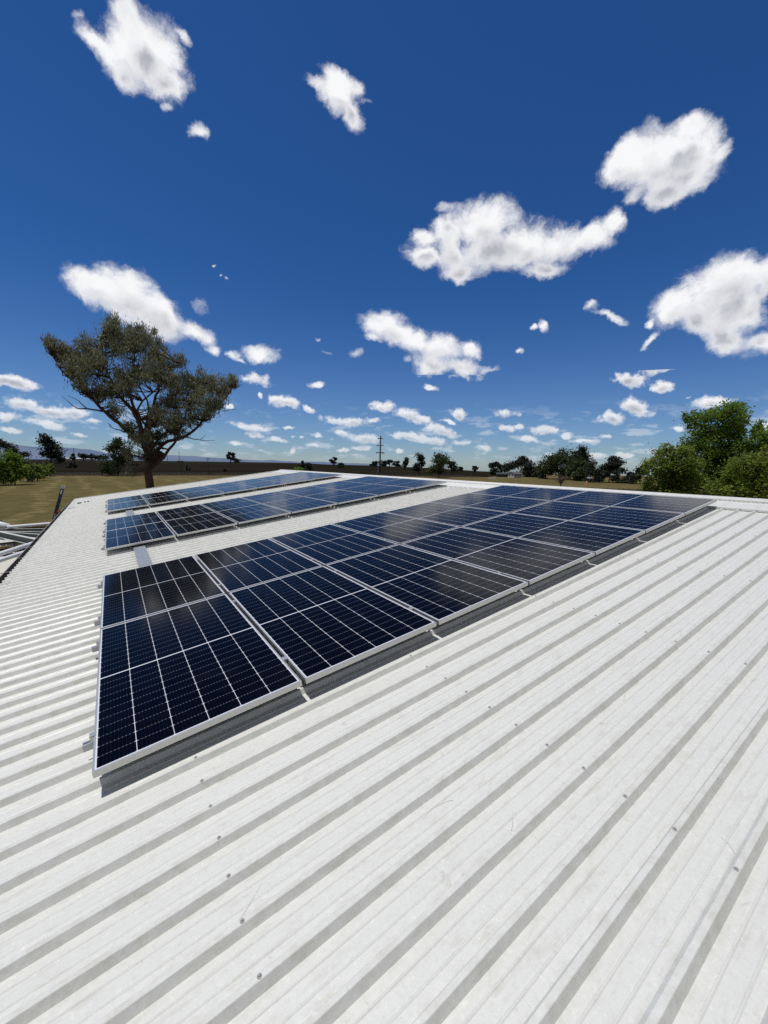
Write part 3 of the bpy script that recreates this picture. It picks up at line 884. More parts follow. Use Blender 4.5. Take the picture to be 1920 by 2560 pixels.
leafy('leafy_tree', 'tall bright green leafy tree beyond the ridge at the right', 73.8, 42., [(.3,11.84,.3,.33),(-.29,11.03,.82,.67),(-1.36,11.1,.8,.54),(-2.42,10.61,.62,.63),(-1.78,9.62,1.03,.69),(-.43,9.64,1.03,.81),(.42,10.53,.5,.79),(.59,8.61,.7,.8),(-1.13,8.5,1.17,.62),(-2.52,8.38,.68,.56),(-.5,7.4,.94,.68),(-1.57,7.25,.66,.56),(1.52,9.89,.39,.58),(1.68,9.11,.48,.52),(1.49,8.07,.68,.59),(1.83,7.03,.67,.78),(1.11,6.75,.74,.8),(.7,5.73,1.,.81),(1.94,5.79,.72,.79),(-.65,6.02,.8,1.03),(-1.75,5.98,.67,.7),(.2,4.6,1.2,.8),(2.8,8.8,.9,1.2),(3.0,7.0,1.0,1.2),(-2.9,6.9,.8,.7),(-2.6,5.4,.8,.9),(-3.3,5.8,.7,.8),(-.2,8.3,1.0,.7),(.2,6.6,.9,.8)], LUSH, 21, 1250, .19, .9)
leafy('leafy_tree', 'lower olive green loose tree left of the tall leafy tree beyond the ridge', 68.6, 38., [(-.16,8.31,.43,.33),(-.57,7.98,.6,.4),(.2,7.85,.53,.39),(-1.02,7.32,.5,.4),(-1.28,6.98,.4,.4),(-.17,7.13,.76,.53),(.6,6.94,.63,.52),(-.83,6.32,.67,.54),(.13,6.14,.8,.59),(-1.27,5.42,.45,.54),(-.35,5.26,.82,.53),(.88,5.51,.63,.65),(.55,6.29,.53,.52),(1.57,5.42,.61,.52),(-.3,4.3,1.2,.6),(.95,8.0,.6,.5),(1.35,7.2,.7,.6),(1.5,6.3,.7,.6)], OLIVE, 22, 1000, .17, .6)
leafy('leafy_tree', 'yellow green leafy tree at the right edge in front of the tall one', 77.2, 37., [(-1.35,7.5,.51,.37),(-.65,7.38,.53,.42),(-.4,7.99,.26,.36),(-.79,6.47,.63,.49),(-.1,6.19,.44,.6),(-2.03,6.12,.29,.44),(.6,7.2,.7,.6),(.7,6.0,.8,.7),(-.6,5.3,.9,.6),(-2.5,5.5,.7,.6),(-1.8,6.8,.6,.5),(-1.5,5.2,.8,.6)], LUSHY, 23, 900, .18, .5)

G_L = 'garden trees in a row on the mown paddock'
for a in (
 ('shade_tree', 'rounded shade tree at the left edge, first and nearest of its row on the paddock', -9.6, 140, 8.2, 7.0, LUSH, 31, 'dome', .13, G_L),
 ('shade_tree', 'rounded bright shade tree just right of the one at the left edge', -8.36, 141, 8.0, 6.6, LUSH, 32, 'dome', .13, G_L),
 ('shade_tree', 'shade tree third from the left in the paddock row, half behind its neighbour', -7.33, 156, 6.3, 4.8, MIDLEAF, 33, 'dome', .15, G_L),
 ('shade_tree', 'small yellowish shade tree fourth in the paddock row', -6.52, 163, 5.0, 3.8, LUSHY, 34, 'dome', .2, G_L),
 ('shade_tree', 'small round shade tree fifth in the paddock row', -6.0, 182, 5.0, 3.0, LUSH, 35, 'dome', .22, G_L),
 ('shade_tree', 'small yellowish round tree at the far right end of the paddock row', -5.45, 201, 4.9, 3.2, LUSHY, 36, 'dome', .22, G_L)):
    generic_tree(a[0], a[1], 'tree', a[2], a[3], a[4], a[5], a[6], BARKD, a[7], a[8], a[9], a[10], dens=1.2)
G_D = 'trees standing out in the far paddocks'
far_trees = [
 ('gum_tree', 'dark open gum tree at the left edge rising behind the rounded shade trees', -8.6, 520, 23, 23, DARKLEAF, 'gum', .25, 0.75),
 ('gum_tree', 'tall dark gum tree with layered heads behind the small paddock row trees', -5.3, 632, 35.5, 28, DARKLEAF, 'gum', .12, 1.0),
 ('paddock_tree', 'dark mushroom shaped tree right of the far power pole at left', -2.45, 1640, 29, 27, DARKLEAF, 'dome', .3, 1.),
 ('paddock_tree', 'thin dark tree right at the foot of the far power pole at left', -3.35, 1574, 20, 15, DARKLEAF, 'round', .2, 1.),
 ('paddock_tree', 'low flat dark tree between the mushroom shaped tree and the long dark clump', -1.67, 2100, 27, 28, DARKLEAF, 'flat', .3, 1.),
 ('paddock_tree', 'long low dark clump of tree on the horizon left of the big gum', -.62, 2300, 27, 60, DARKLEAF, 'flat', .05, 1.4),
 ('paddock_tree', 'paler tree just left of the big gum trunk on the horizon', .4, 2500, 33, 34, MIDLEAF, 'round', .1, 1.),
 ('shrub', 'dark rounded shrub in the fallow below the far power pole', -3.46, 376, 3.9, 5.6, DARKLEAF, 'dome', .0, 1.2),
 ('shrub', 'dark rounded shrub in the fallow left of the big gum', -.36, 381, 4.2, 6.6, DARKLEAF, 'dome', .0, 1.2),
 ('gum_tree', 'shaggy grey green gum half hidden behind the big gum trunk', .75, 201, 15.5, 10.5, MIDLEAF, 'gum', .06, 1.3),
 ('paddock_tree', 'lone dark tree on the horizon right of the big gum', 13.29, 1250, 32, 27, DARKLEAF, 'gum', .32, 1.),
 ('shrub', 'low dark bush just right of the lone horizon tree', 13.99, 1500, 15, 21, DARKLEAF, 'dome', .05, 1.),
 ('shrub', 'small dark bush in the fallow between the big gum and the thin power pole', 8.19, 308, 2.9, 3.2, DARKLEAF, 'dome', .0, 1.),
 ('shrub', 'tiny dark bush in the fallow right of the thin power pole', 12.53, 279, 1.4, 2.6, DARKLEAF, 'dome', .0, 1.),
 ('shrub', 'upright dark bush above the far roof corner, left of two', 22.64, 392, 7.2, 6.2, DARKLEAF, 'round', .05, 1.),
 ('shrub', 'lower dark bush above the far roof corner, right of two', 23.5, 357, 5.8, 7., DARKLEAF, 'round', .05, 1.),
 ('shrub', 'low green bush just behind the far roof corner', 21.93, 283, 3.2, 9., LUSH, 'round', .05, .9),
 ('paddock_tree', 'lone dark tree on the horizon left of the tall power pole', 26.74, 969, 18.6, 17.5, DARKLEAF, 'gum', .2, 1.2),
 ('shrub', 'dark bush on the horizon between lone tree and tall power pole', 27.84, 507, 6., 7.6, DARKLEAF, 'dome', .02, 1.),
 ('paddock_tree', 'dark tree on the skyline hidden partly by the tall power pole', 32.41, 797, 10.8, 12, DARKLEAF, 'round', .1, 1.),
 ('paddock_tree', 'dark skyline tree, first right of the tall power pole', 33.7, 823, 14.4, 13, DARKLEAF, 'round', .1, 1.),
 ('paddock_tree', 'dark skyline tree, second right of the tall power pole', 34.6, 847, 13.3, 16, DARKLEAF, 'round', .1, 1.),
 ('paddock_tree', 'low wide skyline tree, third right of the tall power pole', 35.6, 874, 11.5, 20, DARKLEAF, 'round', .05, 1.),
 ('gum_tree', 'narrow dark gum on the fallow left of the taller narrow gum', 36.79, 480, 12.8, 10.5, DARKLEAF, 'round', .06, 1.3),
 ('gum_tree', 'taller narrow dark gum with a short bare trunk in mid distance', 38.71, 251, 12.4, 8.0, DARKLEAF, 'round', .2, 1.4),
 ('gum_tree', 'broad rounded gum with clear trunk in the middle distance', 41.5, 207, 12.2, 10.6, MIDLEAF, 'dome', .26, 1.25),
 ('gum_tree', 'lower dark tree touching the right side of the broad rounded gum', 43.2, 325, 8.6, 8.4, DARKLEAF, 'round', .15, 1.2),
 ('shrub', 'tiny dark skyline bush right of the broad rounded gum', 44.42, 400, 3.8, 4.8, DARKLEAF, 'round', .0, 1.),
 ('paddock_tree', 'small lollipop tree on the skyline left of the farmhouse', 46.31, 340, 5.2, 3.8, DARKLEAF, 'round', .3, 1.),
 ('paddock_tree', 'dark upright tree left of the farmhouse, nearest the low wall', 48.66, 256, 7.4, 5.4, DARKLEAF, 'round', .05, 1.3),
 ('paddock_tree', 'thin open dark tree behind the low wall', 49.35, 290, 8.4, 4.4, DARKLEAF, 'gum', .2, 1.2),
 ('paddock_tree', 'open dark tree just left of the farmhouse', 50.2, 295, 7.4, 6.2, DARKLEAF, 'gum', .15, 1.2),
 ('gum_tree', 'tall dark gum rising behind the white farmhouse', 52.3, 262, 11.6, 10.2, DARKLEAF, 'gum', .1, 1.5),
 ('paddock_tree', 'dark tree mass immediately right of the white farmhouse', 53.75, 249, 7.4, 7., DARKLEAF, 'round', .0, 1.6),
 ('paddock_tree', 'low dark tree between the farmhouse mass and the great dome tree', 55.02, 231, 5.6, 6., DARKLEAF, 'round', .0, 1.6),
 ('dome_tree', 'great olive green dome shaped tree in the right distance', 57.25, 226, 14.4, 13.2, MIDLEAF, 'dome', .06, 1.5),
 ('gum_tree', 'dark lobed gum rising behind the right side of the great dome tree', 59.3, 238, 15.2, 7.6, DARKLEAF, 'round', .2, 1.5),
 ('paddock_tree', 'mid green bushy tree in front of the right side of the great dome tree', 59.2, 209, 8.3, 6.4, MIDLEAF, 'round', .0, 1.5),
 ('paddock_tree', 'dark narrow tree right of the great dome tree', 60.3, 212, 8., 4.4, DARKLEAF, 'round', .0, 1.5),
 ('paddock_tree', 'low dark tree right of the great dome tree, before the gap', 61.08, 194, 5.9, 4.4, DARKLEAF, 'round', .0, 1.5),
 ('gum_tree', 'tall open topped gum with bare stems left of the leafy trees', 62.74, 200, 10.4, 8.2, DARKLEAF, 'gum', .25, 1.4),
 ('paddock_tree', 'low tree at the foot of the tall open topped gum', 64.1, 195, 5.6, 5.2, DARKLEAF, 'round', .0, 1.4),
 ('shrub', 'small dark shrub between the open topped gum and the leafy trees', 65.2, 190, 4., 3.4, DARKLEAF, 'round', .0, 1.3),
 ('paddock_tree', 'dark tree peeping out left of the loose olive tree', 65.95, 192, 7.2, 3.8, DARKLEAF, 'gum', .1, 1.4)]
for i, (nm, lb, b, d, h, w, lf, sh, sk, dn) in enumerate(far_trees):
    if b > 52: w *= 1.58; h *= 1.08
    elif b > 48: w *= 1.4; h *= 1.07
    elif b > 20: w *= 1.12
    generic_tree(nm, lb, 'shrub' if nm == 'shrub' else 'tree', b, d, h, w, lf, BARKD, 100+i, sh, sk, G_D, dens=dn)
# nearly bare small tree in the hay paddock
def bare_tree():
    rng = np.random.default_rng(5); b, d, h = 57.31, 139.5, 4.6
    t = thing('bare_tree', 'small nearly bare pale brown tree alone in the straw paddock', 'tree', polar(b, d), -R(b))
    m = MB(); C = []
    limb(m, [(0, 0, -.1), (.05, 0, 1.1), (-.05, 0, 2.0)], .16, .11, rng, .02, 7)
    for i in range(46):
        a = rng.uniform(0, 6.28); r_ = rng.uniform(.3, 2.0); z = rng.uniform(2.0, 4.6 - .22*r_**2)
        e = Vector((r_*math.cos(a), r_*math.sin(a), z)); st = Vector((0, 0, rng.uniform(1.0, 2.0)))
        o = limb(m, [st, st.lerp(e, .5)+Vector((0, 0, .2)), e], .05, .012, rng, .05, 4)
        for q in o[1:]:
            for _ in range(7): C.append(np.array(q) + rng.normal(0, .22, 3))
    m.build('trunk', BARK, t, True)
    link('crown', leaf_mesh('crown', np.array(C), .26, BARETW, rng, .3, .2), t)
bare_tree()

# ------------------------------------------------------------------ power poles
def crossarm(parent, z, half, ins, w=.12):
    m = MB(); m.box((-half, -.06, z-w/2), (half, .06, z+w/2)); o = m.build('crossarm', POLEW, parent)
    for x, up in ins:
        m = MB()
        if up > 0: m.tube([(x, 0, z+w/2), (x, 0, z+w/2+.10), (x, 0, z+w/2+.20), (x, 0, z+w/2+.36)], [.03, .09, .10, .05], 8)
        else: m.tube([(x, 0, z-w/2), (x, 0, z-w/2-.2), (x, 0, z-w/2-.5), (x, 0, z-w/2-.62)], [.03, .11, .11, .05], 8)
        m.build('insulator', INSUL, o)
pole = thing('utility_pole', 'tall timber utility pole with three crossarms and transformer on the fallow', 'utility pole', polar(33.25, 216.7), R(-33))
m = MB(); m.tube([(0, 0, -.3), (0, 0, 8), (.12, 0, 21)], [.46, .42, .34], 10); m.build('pole', POLEW, pole, True)
crossarm(pole, 19.6, 1.35, ((-1.2, 1), (1.0, 1), (1.3, 1)), .38)
crossarm(pole, 15.9, 1.9, ((-1.7, 1), (1.7, 1), (.8, 1)), .40)
crossarm(pole, 12.3, 2.2, ((-2.0, -1), (1.2, -1), (2.05, -1), (1.6, -1)), .40)
m = MB(); m.tube([(-.75, -.3, 6.6), (-.75, -.3, 8.0)], .34, 12); m.tube([(.75, -.3, 6.4), (.75, -.3, 8.1)], .34, 12); m.box((-1.3, -.12, 6.3), (1.5, .12, 6.45)); m.build('transformer', TRANSF, pole)
m = MB(); m.tube([(1.35, -.1, 6.5), (1.35, -.1, 8.6)], .10, 8); m.build('fuse_switch', INSUL, pole)
m = MB(); m.box((-.33, -.36, .4), (.33, .31, 1.9)); m.build('white_marker', WHITEST, pole)
m = MB(); m.tube([(-.1, 0, 6.4), (-1.9, -1., -.1)], .05, 5); m.build('stay_wire', GALV, pole)
def small_pole(label, b, d, h, r, arm=True):
    p = thing('power_pole', label, 'power pole', polar(b, d), -R(b)+.3, 'thin far power poles')
    m = MB(); m.tube([(0, 0, -.2), (0, 0, h)], [r, r*.75], 7); m.build('pole', POLEW, p, True)
    if arm: crossarm(p, h-.7, 1.1, ((-1., 1), (0.4, 1), (1., 1)), .16)
    return p
small_pole('thin timber power pole with one crossarm on the fallow right of the big gum', 10.54, 209, 8.2, .17)
small_pole('far power pole above the dark shrub at the left', -3.26, 652, 19.7, .34)
small_pole('short thin pole in the fallow below the far mast', 7.46, 347, 7.3, .17, False)
small_pole('thin pole on the horizon just right of the big gum trunk', 5.94, 1507, 22, .7, False)
small_pole('tall thin mast on the horizon above a low dark shed', 7.26, 1610, 38, .75, False)

# ------------------------------------------------------------------ buildings and walls
def gable_house(name, label, cat, b, d, L, W, hw, hr, rz, wall, roof, wins=True, porch=False):
    t = thing(name, label, cat, polar(b, d) + Vector((0, 0, ground_z(b, d))), -R(b)+rz)
    m = MB()
    A = [(-L/2, -W/2), (L/2, -W/2), (L/2, W/2), (-L/2, W/2)]
    for i in range(4):
        a, c = A[i], A[(i+1) % 4]; m.face([(*a, -.1), (*c, -.1), (*c, hw), (*a, hw)])
    for s in (-1, 1): m.face([(s*L/2, -W/2, hw), (s*L/2, W/2, hw), (s*L/2, 0, hw+hr)])
    m.build('wall', wall, t)
    m = MB()
    for s in (-1, 1):
        e = .35; k = hr/(W/2)
        m.face([(-L/2-e, s*(W/2+e), hw-e*k+.02), (L/2+e, s*(W/2+e), hw-e*k+.02), (L/2+e, 0, hw+hr+.02), (-L/2-e, 0, hw+hr+.02)])
    m.build('roof', roof, t)
    if wins:
        for x, y, w_, h_, face in ((-L*.28, -W/2-.02, .9, 1.0, 'f'), (L*.05, -W/2-.02, .9, 1.0, 'f'), (L*.33, -W/2-.02, .9, 1.0, 'f'), (-L/2-.02, -W*.18, .7, 1.3, 's'), (-L/2-.02, W*.18, .7, 1.3, 's')):
            m = MB()
            if face == 'f': m.box((x-w_/2, y, 1.0), (x+w_/2, y+.04, 1.0+h_))
            else: m.box((x, y-w_/2, .9), (x+.04, y+w_/2, .9+h_))
            m.build('window', WINM, t)
    return t
gable_house('farmhouse', 'small white farmhouse with two dark end windows among the dark trees', 'house', 51.6, 233, 6.2, 4.2, 2.2, 1.1, .9, HOUSEW, HOUSER)
gable_house('far_shed', 'low dark shed on the horizon under the thin mast', 'shed', 7.37, 1352, 17, 8, 4.4, 2.4, .1, BARKD, HOUSER, False)
gable_house('green_shed', 'dark low shed in the grass left of the farmhouse', 'shed', 50.0, 240, 6.5, 4, 1.7, .8, .2, DARKSH, DARKSH, False)
for i, (b, d, lb) in enumerate(((-4.0, 2250, 'tiny white building on the horizon left of the far power pole'), (-2.9, 2300, 'tiny white building on the horizon between the far pole and the mushroom tree'), (-1.95, 2350, 'tiny pale building on the horizon right of the mushroom tree'))):
    gable_house('far_building', lb, 'building', b, d, 30+6*i, 12, 7, 3, .1*i, HOUSEW, PALEST, False)
w_ = thing('low_wall', 'short pale low wall in the grass in front of the farmhouse trees', 'wall', polar(48.68, 199.7), -R(48))
m = MB(); m.box((-1.65, -.15, -.1), (1.65, .15, .85)); m.build('wall_panel', CONC, w_)
for x in (-1.65, 0, 1.65):
    m = MB(); m.box((x-.12, -.22, -.1), (x+.12, .22, .98)); m.build('pier', CONC, w_)

def fence(label, pts, hgt, step, group):
    f = thing('wire_fence', label, 'fence', (0, 0, 0), 0)
    P = []
    for a, c in zip(pts, pts[1:]):
        a = Vector((*a, 0)); c = Vector((*c, 0)); n = max(1, int((c-a).length/step))
        P += [a.lerp(c, i/n) for i in range(n)]
    P.append(Vector((*pts[-1], 0)))
    m = MB(); m.tube([(0, 0, -.1), (0, 0, hgt)], [.055, .05], 6); pm = m.mesh('post', WOODP)
    for i, p in enumerate(P):
        link('post', pm, f, Matrix.Translation(p) @ Matrix.Diagonal((1.6, 1.6, 1.1, 1) if i % 8 == 0 else (1, 1, 1, 1)) @ Matrix.Rotation(random.uniform(-.03, .03), 4, 'X'))
    for z in (.25, .5, .75, hgt-.12):
        m = MB()
        m.tube([p + Vector((0, 0, z)) for p in P], .006, 3); m.build('wire', GALV, f)
fence('post and wire fence across the straw paddock left of the leafy trees', [(78, 72), (93, 65), (108.3, 57.7), (120, 51.2), (140, 40)], 1.15, 3.6, '')
fence('post and wire fence between the mown grass and the dark fallow', [(-30, 209), (33.9, 204.), (80, 193), (118, 178), (165, 155)], 1.25, 5.5, '')

# long straw grass along the two fences
rng = np.random.default_rng(77)
def grass_strip(name, pts, n, width, h):
    V = []; F = []; 
    for i in range(n):
        k = rng.integers(0, len(pts)-1); u = rng.random()
        x = pts[k][0]*(1-u)+pts[k+1][0]*u; y = pts[k][1]*(1-u)+pts[k+1][1]*u
        x += rng.normal(0, width); y += rng.normal(0, width)
        a = rng.uniform(0, 3.14); w = .05+.05*rng.random(); hh = h*rng.uniform(.5, 1.3); l = rng.normal(0, .2, 2)
        b = len(V); V += [(x-w*math.cos(a), y-w*math.sin(a), 0), (x+w*math.cos(a), y+w*math.sin(a), 0), (x+l[0], y+l[1], hh)]; F.append((b, b+1, b+2))
    me = bpy.data.meshes.new(name); me.from_pydata(V, [], F); me.materials.append(STRAW)
    at = me.attributes.new('tint', 'FLOAT', 'FACE'); at.data.foreach_set('value', rng.random(n).astype(np.float32))
    tag(link(name, me), kind='stuff')
grass_strip('long_grass', [(78, 71), (93, 64), (108.3, 56.7), (120, 50.2), (140, 39)], 9000, 1.3, .8)
grass_strip('fence_grass', [(-30, 205), (33.9, 200.), (80, 189), (118, 174), (165, 151)], 9000, 3., .6)

# ------------------------------------------------------------------ steel laid up beside the shed
slab = MB(); slab.box((-14, 24, .01), (-3.4, 36.5, .12)); tag(slab.build('concrete_apron', CONC), kind='structure')
def steel_tube(label, a, c, r, mat, group='steel laid up beside the gutter'):
    a = Vector(a); c = Vector(c); t = thing('steel_tube', label, 'steel tube', a, 0, group)
    d = c-a; m = MB(); m.tube([(0, 0, 0), d*.5, d], r, 16, cap=False); m.build('tube_wall', mat, t, True)
    m = MB(); u = d.normalized(); m.tube([u*.02, u*.03], r*.93, 16); m.tube([d-u*.03, d-u*.02], r*.93, 16); m.build('dark_bore', DARK, t)
    return t
def ext(a, c, s0, s1):
    a = Vector(a); c = Vector(c); d = c-a; return tuple(a - d*s0), tuple(c + d*s1)
a, c = ext((-5.27, 28.37, 1.5), (-4.32, 30.84, 1.5), 1.0, .9); steel_tube('thick white steel tube, upper of the two slanting ones beside the gutter', a, c, .125, WHITEST)
a, c = ext((-5.04, 26.91, 1.4), (-4.43, 28.39, 1.4), 1.4, 1.); steel_tube('thick white steel tube, lower of the two slanting ones nearest the gutter', a, c, .12, WHITEST)
a, c = ext((-6.72, 39.61, 1.55), (-4.38, 40.24, 1.55), .0, .9); steel_tube('white steel tube lying farthest back along the pile', a, c, .14, WHITEST)
def steel_beam(label, a, c, w, h, mat, group='steel laid up beside the gutter'):
    a = Vector(a); c = Vector(c); t = thing('steel_beam', label, 'steel beam', a, 0, group); d = c-a
    # C section: web and two flanges
    m = MB(); m.beam((0, 0, 0), d, .008, h); m.build('web', mat, t)
    u = d.normalized(); s = u.cross(Vector((0, 0, 1))).normalized()
    for z in (-h/2, h/2):
        m = MB(); m.beam(s*(w/2+.0045) + Vector((0, 0, z)), d + s*(w/2+.0045) + Vector((0, 0, z)), w, .008); m.build('flange', PALEST, t)
steel_beam('slim pale steel beam just below the farthest white tube', *ext((-6.61, 39.78, 1.32), (-4.54, 38.85, 1.32), .3, .6), .12, .16, GREENST)
steel_beam('slim pale steel beam, middle of the thin stacked ones', *ext((-6.91, 39.5, 1.22), (-4.58, 37.8, 1.22), .3, .6), .14, .16, GREENST)
steel_beam('slim pale steel beam, lowest of the thin stacked ones', *ext((-6.33, 38.78, 1.15), (-4.56, 36.83, 1.15), .4, .6), .16, .26, GREENST)
steel_beam('deep grey green steel beam slanting across the pile', *ext((-6.69, 37.01, 1.45), (-4.34, 32.54, 1.45), .6, .3), .22, .42, GREENST)
steel_beam('pale angled steel frame member, left leg of the open frame', (-7.0, 39.2, 1.0), (-6.05, 34.67, 1.0), .3, .2, PALEST)
steel_beam('pale steel frame member, long side of the open frame', (-6.05, 34.67, 1.02), (-3.9, 35.2, 1.02), .2, .14, PALEST)
sp = MB(); sp.box((-8.6, 36.5, .78), (-4.0, 39.0, .80)); sp.box((-8.6, 36.5, .70), (-4., 36.52, .779)); tag(sp.build('steel_sheet', PALEST), 'flat pale steel sheet lying under the frame members in the pile', 'steel sheet')
rs = MB(); rs.box((-5.9, 39.9, 1.18), (-4.0, 39.93, 1.42)); rs.box((-5.9, 39.94, 1.18), (-4.0, 40.1, 1.2)); tag(rs.build('rusty_plate', RUST), 'rusty brown steel plate under the farthest white tube', 'steel plate')
el = thing('white_elbow', 'curved white pipe elbow at the left end of the pile', 'pipe elbow', (-7.25, 40.7, 0))
m = MB(); m.tube([(-1.2, 0, 1.0), (-.6, 0, 1.5), (-.1, 0, 1.62), (.3, 0, 1.45), (.5, 0, 1.1)], [.30, .32, .32, .32, .30], 14); m.build('bend', WHITEST, el, True)
m = MB(); m.tube([(.5, 0, 1.10), (.56, 0, 1.0)], [.36, .36], 14); m.build('flange', DARK, el)
a, c = (-9.6, 43.3, 1.55), (-7.66, 43.48, 1.55); tb = steel_tube('white tube with black end at the left edge above the elbow', a, c, .17, WHITEST)
m = MB(); m.tube([(1.80, .167, 0), (1.99, .185, 0)], .19, 14); m.build('end_cap', DARK, tb)
for i, (x, y, l) in enumerate(((-5.3, 29.6, 'nearest to the gutter wall'), (-6.3, 34.2, 'in the middle'), (-6.6, 38.6, 'farther back'), (-5.2, 40.0, 'farthest back'))):
    t = thing('trestle', f'dark steel trestle under the pile, {l}', 'trestle', (x, y, .12 if y < 36.5 else 0), .4*i, 'trestles under the steel pile')
    zt = (1.24, 1.20, .98, 1.06)[i] - (.12 if y < 36.5 else 0)
    m = MB(); m.box((-1.1, -.06, zt-.12), (1.1, .06, zt)); m.build('top_bar', DARK, t)
    for sx in (-1, 1):
        for sy in (-1, 1):
            m = MB(); m.beam((sx*.9, sy*.35, 0), (sx*.75, sy*.03, zt-.121), .05, .05); m.build('leg', DARK, t)
SKY_TINT, SKY_LOW, SKY_STR, SKY_DUST, SKY_OZ = (.27, .67, 1.20), (.64, .86, 1.26), .062, .0, 2.0
SUN_E, SUN_C = 3.4, (1., .975, .945)
HIGH_ARGS = (20., .024, .40, .020, .74, 1.5, -.15, .985, 1.02, 1.2e-4)
LOW_ARGS = (62., .008, .35, .0055, .70, 1.8, -.14, .93, .96, 1.4e-5)

# ------------------------------------------------------------------ sky
SUN_DIR = (MR.to_3x3() @ Vector((-.10, .08, 1))).normalized()
SUN_EL = math.asin(SUN_DIR.z); SUN_AZ = math.atan2(SUN_DIR.x, SUN_DIR.y)
world = bpy.data.worlds.new('World'); scene.world = world; world.use_nodes = True
nt = world.node_tree; nt.nodes.clear(); b = NB(nt)
out = nt.nodes.new('ShaderNodeOutputWorld')
sky = b.n('ShaderNodeTexSky', sky_type='NISHITA', sun_disc=False)
sky.sun_elevation = SUN_EL; sky.sun_rotation = SUN_AZ
sky.altitude = 350; sky.air_density = 1.0; sky.dust_density = SKY_DUST; sky.ozone_density = SKY_OZ

d = b.coord('Generated')
az0 = R(34.)
fwd = (math.sin(az0), math.cos(az0), 0); rgt = (math.cos(az0), -math.sin(az0), 0)
dx = b.vmath('DOT_PRODUCT', d, rgt); dy = b.vmath('DOT_PRODUCT', d, fwd); dz = b.sep(d)[2]
skyc = b.vmath('MULTIPLY', sky.outputs[0], b.mix(b.sstep(dz, .42, -.02), SKY_TINT, SKY_LOW))
den = b.math('ADD', b.math('MAXIMUM', dy, -.8), 1.)
cq = b.n('ShaderNodeCombineXYZ'); b.put(cq.inputs[0], b.math('DIVIDE', dx, den)); b.put(cq.inputs[1], b.math('DIVIDE', dz, den))
q = cq.outputs[0]

CELL = [0]
def cloud_group(puffs, fr, warp, k, up, soft, amp, thr, dens, lum, wisp):
    """one patch of sky as its own node group: direction coordinates in, cover and colour out"""
    CELL[0] += 1; fr = fr*(1 + 2e-5*CELL[0])        # keeps identical nodes of neighbouring patches apart
    g = bpy.data.node_groups.new('cloud_patch', 'ShaderNodeTree')
    g.interface.new_socket('q', in_out='INPUT', socket_type='NodeSocketVector')
    g.interface.new_socket('cover', in_out='OUTPUT', socket_type='NodeSocketFloat')
    g.interface.new_socket('colour', in_out='OUTPUT', socket_type='NodeSocketColor')
    b = NB(g); gi = g.nodes.new('NodeGroupInput'); go = g.nodes.new('NodeGroupOutput'); q = gi.outputs[0]
    def after(vec, val):
        o = b.n('ShaderNodeVectorMath', operation='MULTIPLY_ADD')
        g.links.new(val, o.inputs[0]); o.inputs[1].default_value = (1e-9, 1e-9, 0); g.links.new(vec, o.inputs[2])
        return o.outputs[0]
    def field(vec):
        acc = None
        for i, (x, y, rx, ry, a) in enumerate(puffs):
            if i and i % 10 == 0: vec = after(vec, acc)
            ca, sa = math.cos(a), math.sin(a)
            l1 = b.vmath('DOT_PRODUCT', vec, (ca/rx, sa/rx, -(ca*x + sa*y)/rx))
            l2 = b.vmath('DOT_PRODUCT', vec, (-sa/ry, ca/ry, -(-sa*x + ca*y)/ry))
            l = b.math('MULTIPLY_ADD', l2, l2, b.math('MULTIPLY', l1, l1))
            if rx*ry < wisp: l = b.math('ADD', l, .42)
            if acc is None: acc = l
            else:
                o = b.n('ShaderNodeMath', operation='SMOOTH_MIN'); g.links.new(acc, o.inputs[0]); g.links.new(l, o.inputs[1]); o.inputs[2].default_value = k*2
                acc = o.outputs[0]
        return b.math('SQRT', b.math('MAXIMUM', acc, .0))
    q = b.vmath('MULTIPLY', q, (1 + 1e-6*CELL[0], 1 + 1e-6*CELL[0], 0))
    wv = b.vmath('SCALE', b.vmath('SUBTRACT', b.noise(q, fr*.8, 3, .55, out=1), (.5, .5, .5)), scale=warp)
    wf = b.vmath('SCALE', b.vmath('SUBTRACT', b.noise(q, fr*3.6, 5, .68, out=1), (.5, .5, .5)), scale=warp*.52)
    qw = b.vmath('ADD', b.vmath('ADD', q, wv), wf)
    qf = b.vmath('ADD', b.vmath('MULTIPLY', qw, (1, 1, 0)), (0, 0, 1))
    f = field(qf)
    n = b.noise(qw, fr*1.7, 8, .67)
    n2 = b.noise(qf, fr*.62, 3, .5)
    v = b.math('MULTIPLY_ADD', b.math('SUBTRACT', n, .5), amp, b.math('MULTIPLY_ADD', b.math('SUBTRACT', n2, .5), amp*.85, b.math('SUBTRACT', 1., f)))
    alpha = b.math('MULTIPLY', b.sstep(v, thr, thr+soft), b.math('MULTIPLY_ADD', b.sstep(b.sep(q)[1], .008, .075), .40*dens, .60*dens))
    fu = field(after(b.vmath('ADD', qf, (-.15*up, up, 0)), f))
    nu = b.noise(b.vmath('ADD', qw, (-.1*up, up*.4, 0)), fr*1.0, 4, .5)
    n5 = b.noise(qw, fr*1.0, 4, .5)
    over = b.sstep(b.math('MULTIPLY_ADD', b.math('SUBTRACT', n5, .5), .55, b.math('SUBTRACT', 1., fu)), -.22, .72)             # how much cloud lies above
    relief = b.math('MULTIPLY', b.math('SUBTRACT', n5, nu), 1.1)
    thin = b.sstep(v, thr, thr+soft*2.2)
    light = b.math('ADD', b.math('SUBTRACT', lum, b.math('MULTIPLY', over, b.math('MULTIPLY', thin, .80))), relief, clamp=True)
    col = b.ramp(light, [(.0, (.33, .345, .40)), (.45, (.50, .51, .56)), (.75, (.75, .76, .79)), (1., (.95, .955, .965))])
    g.links.new(alpha, go.inputs[0]); g.links.new(col, go.inputs[1])
    return g
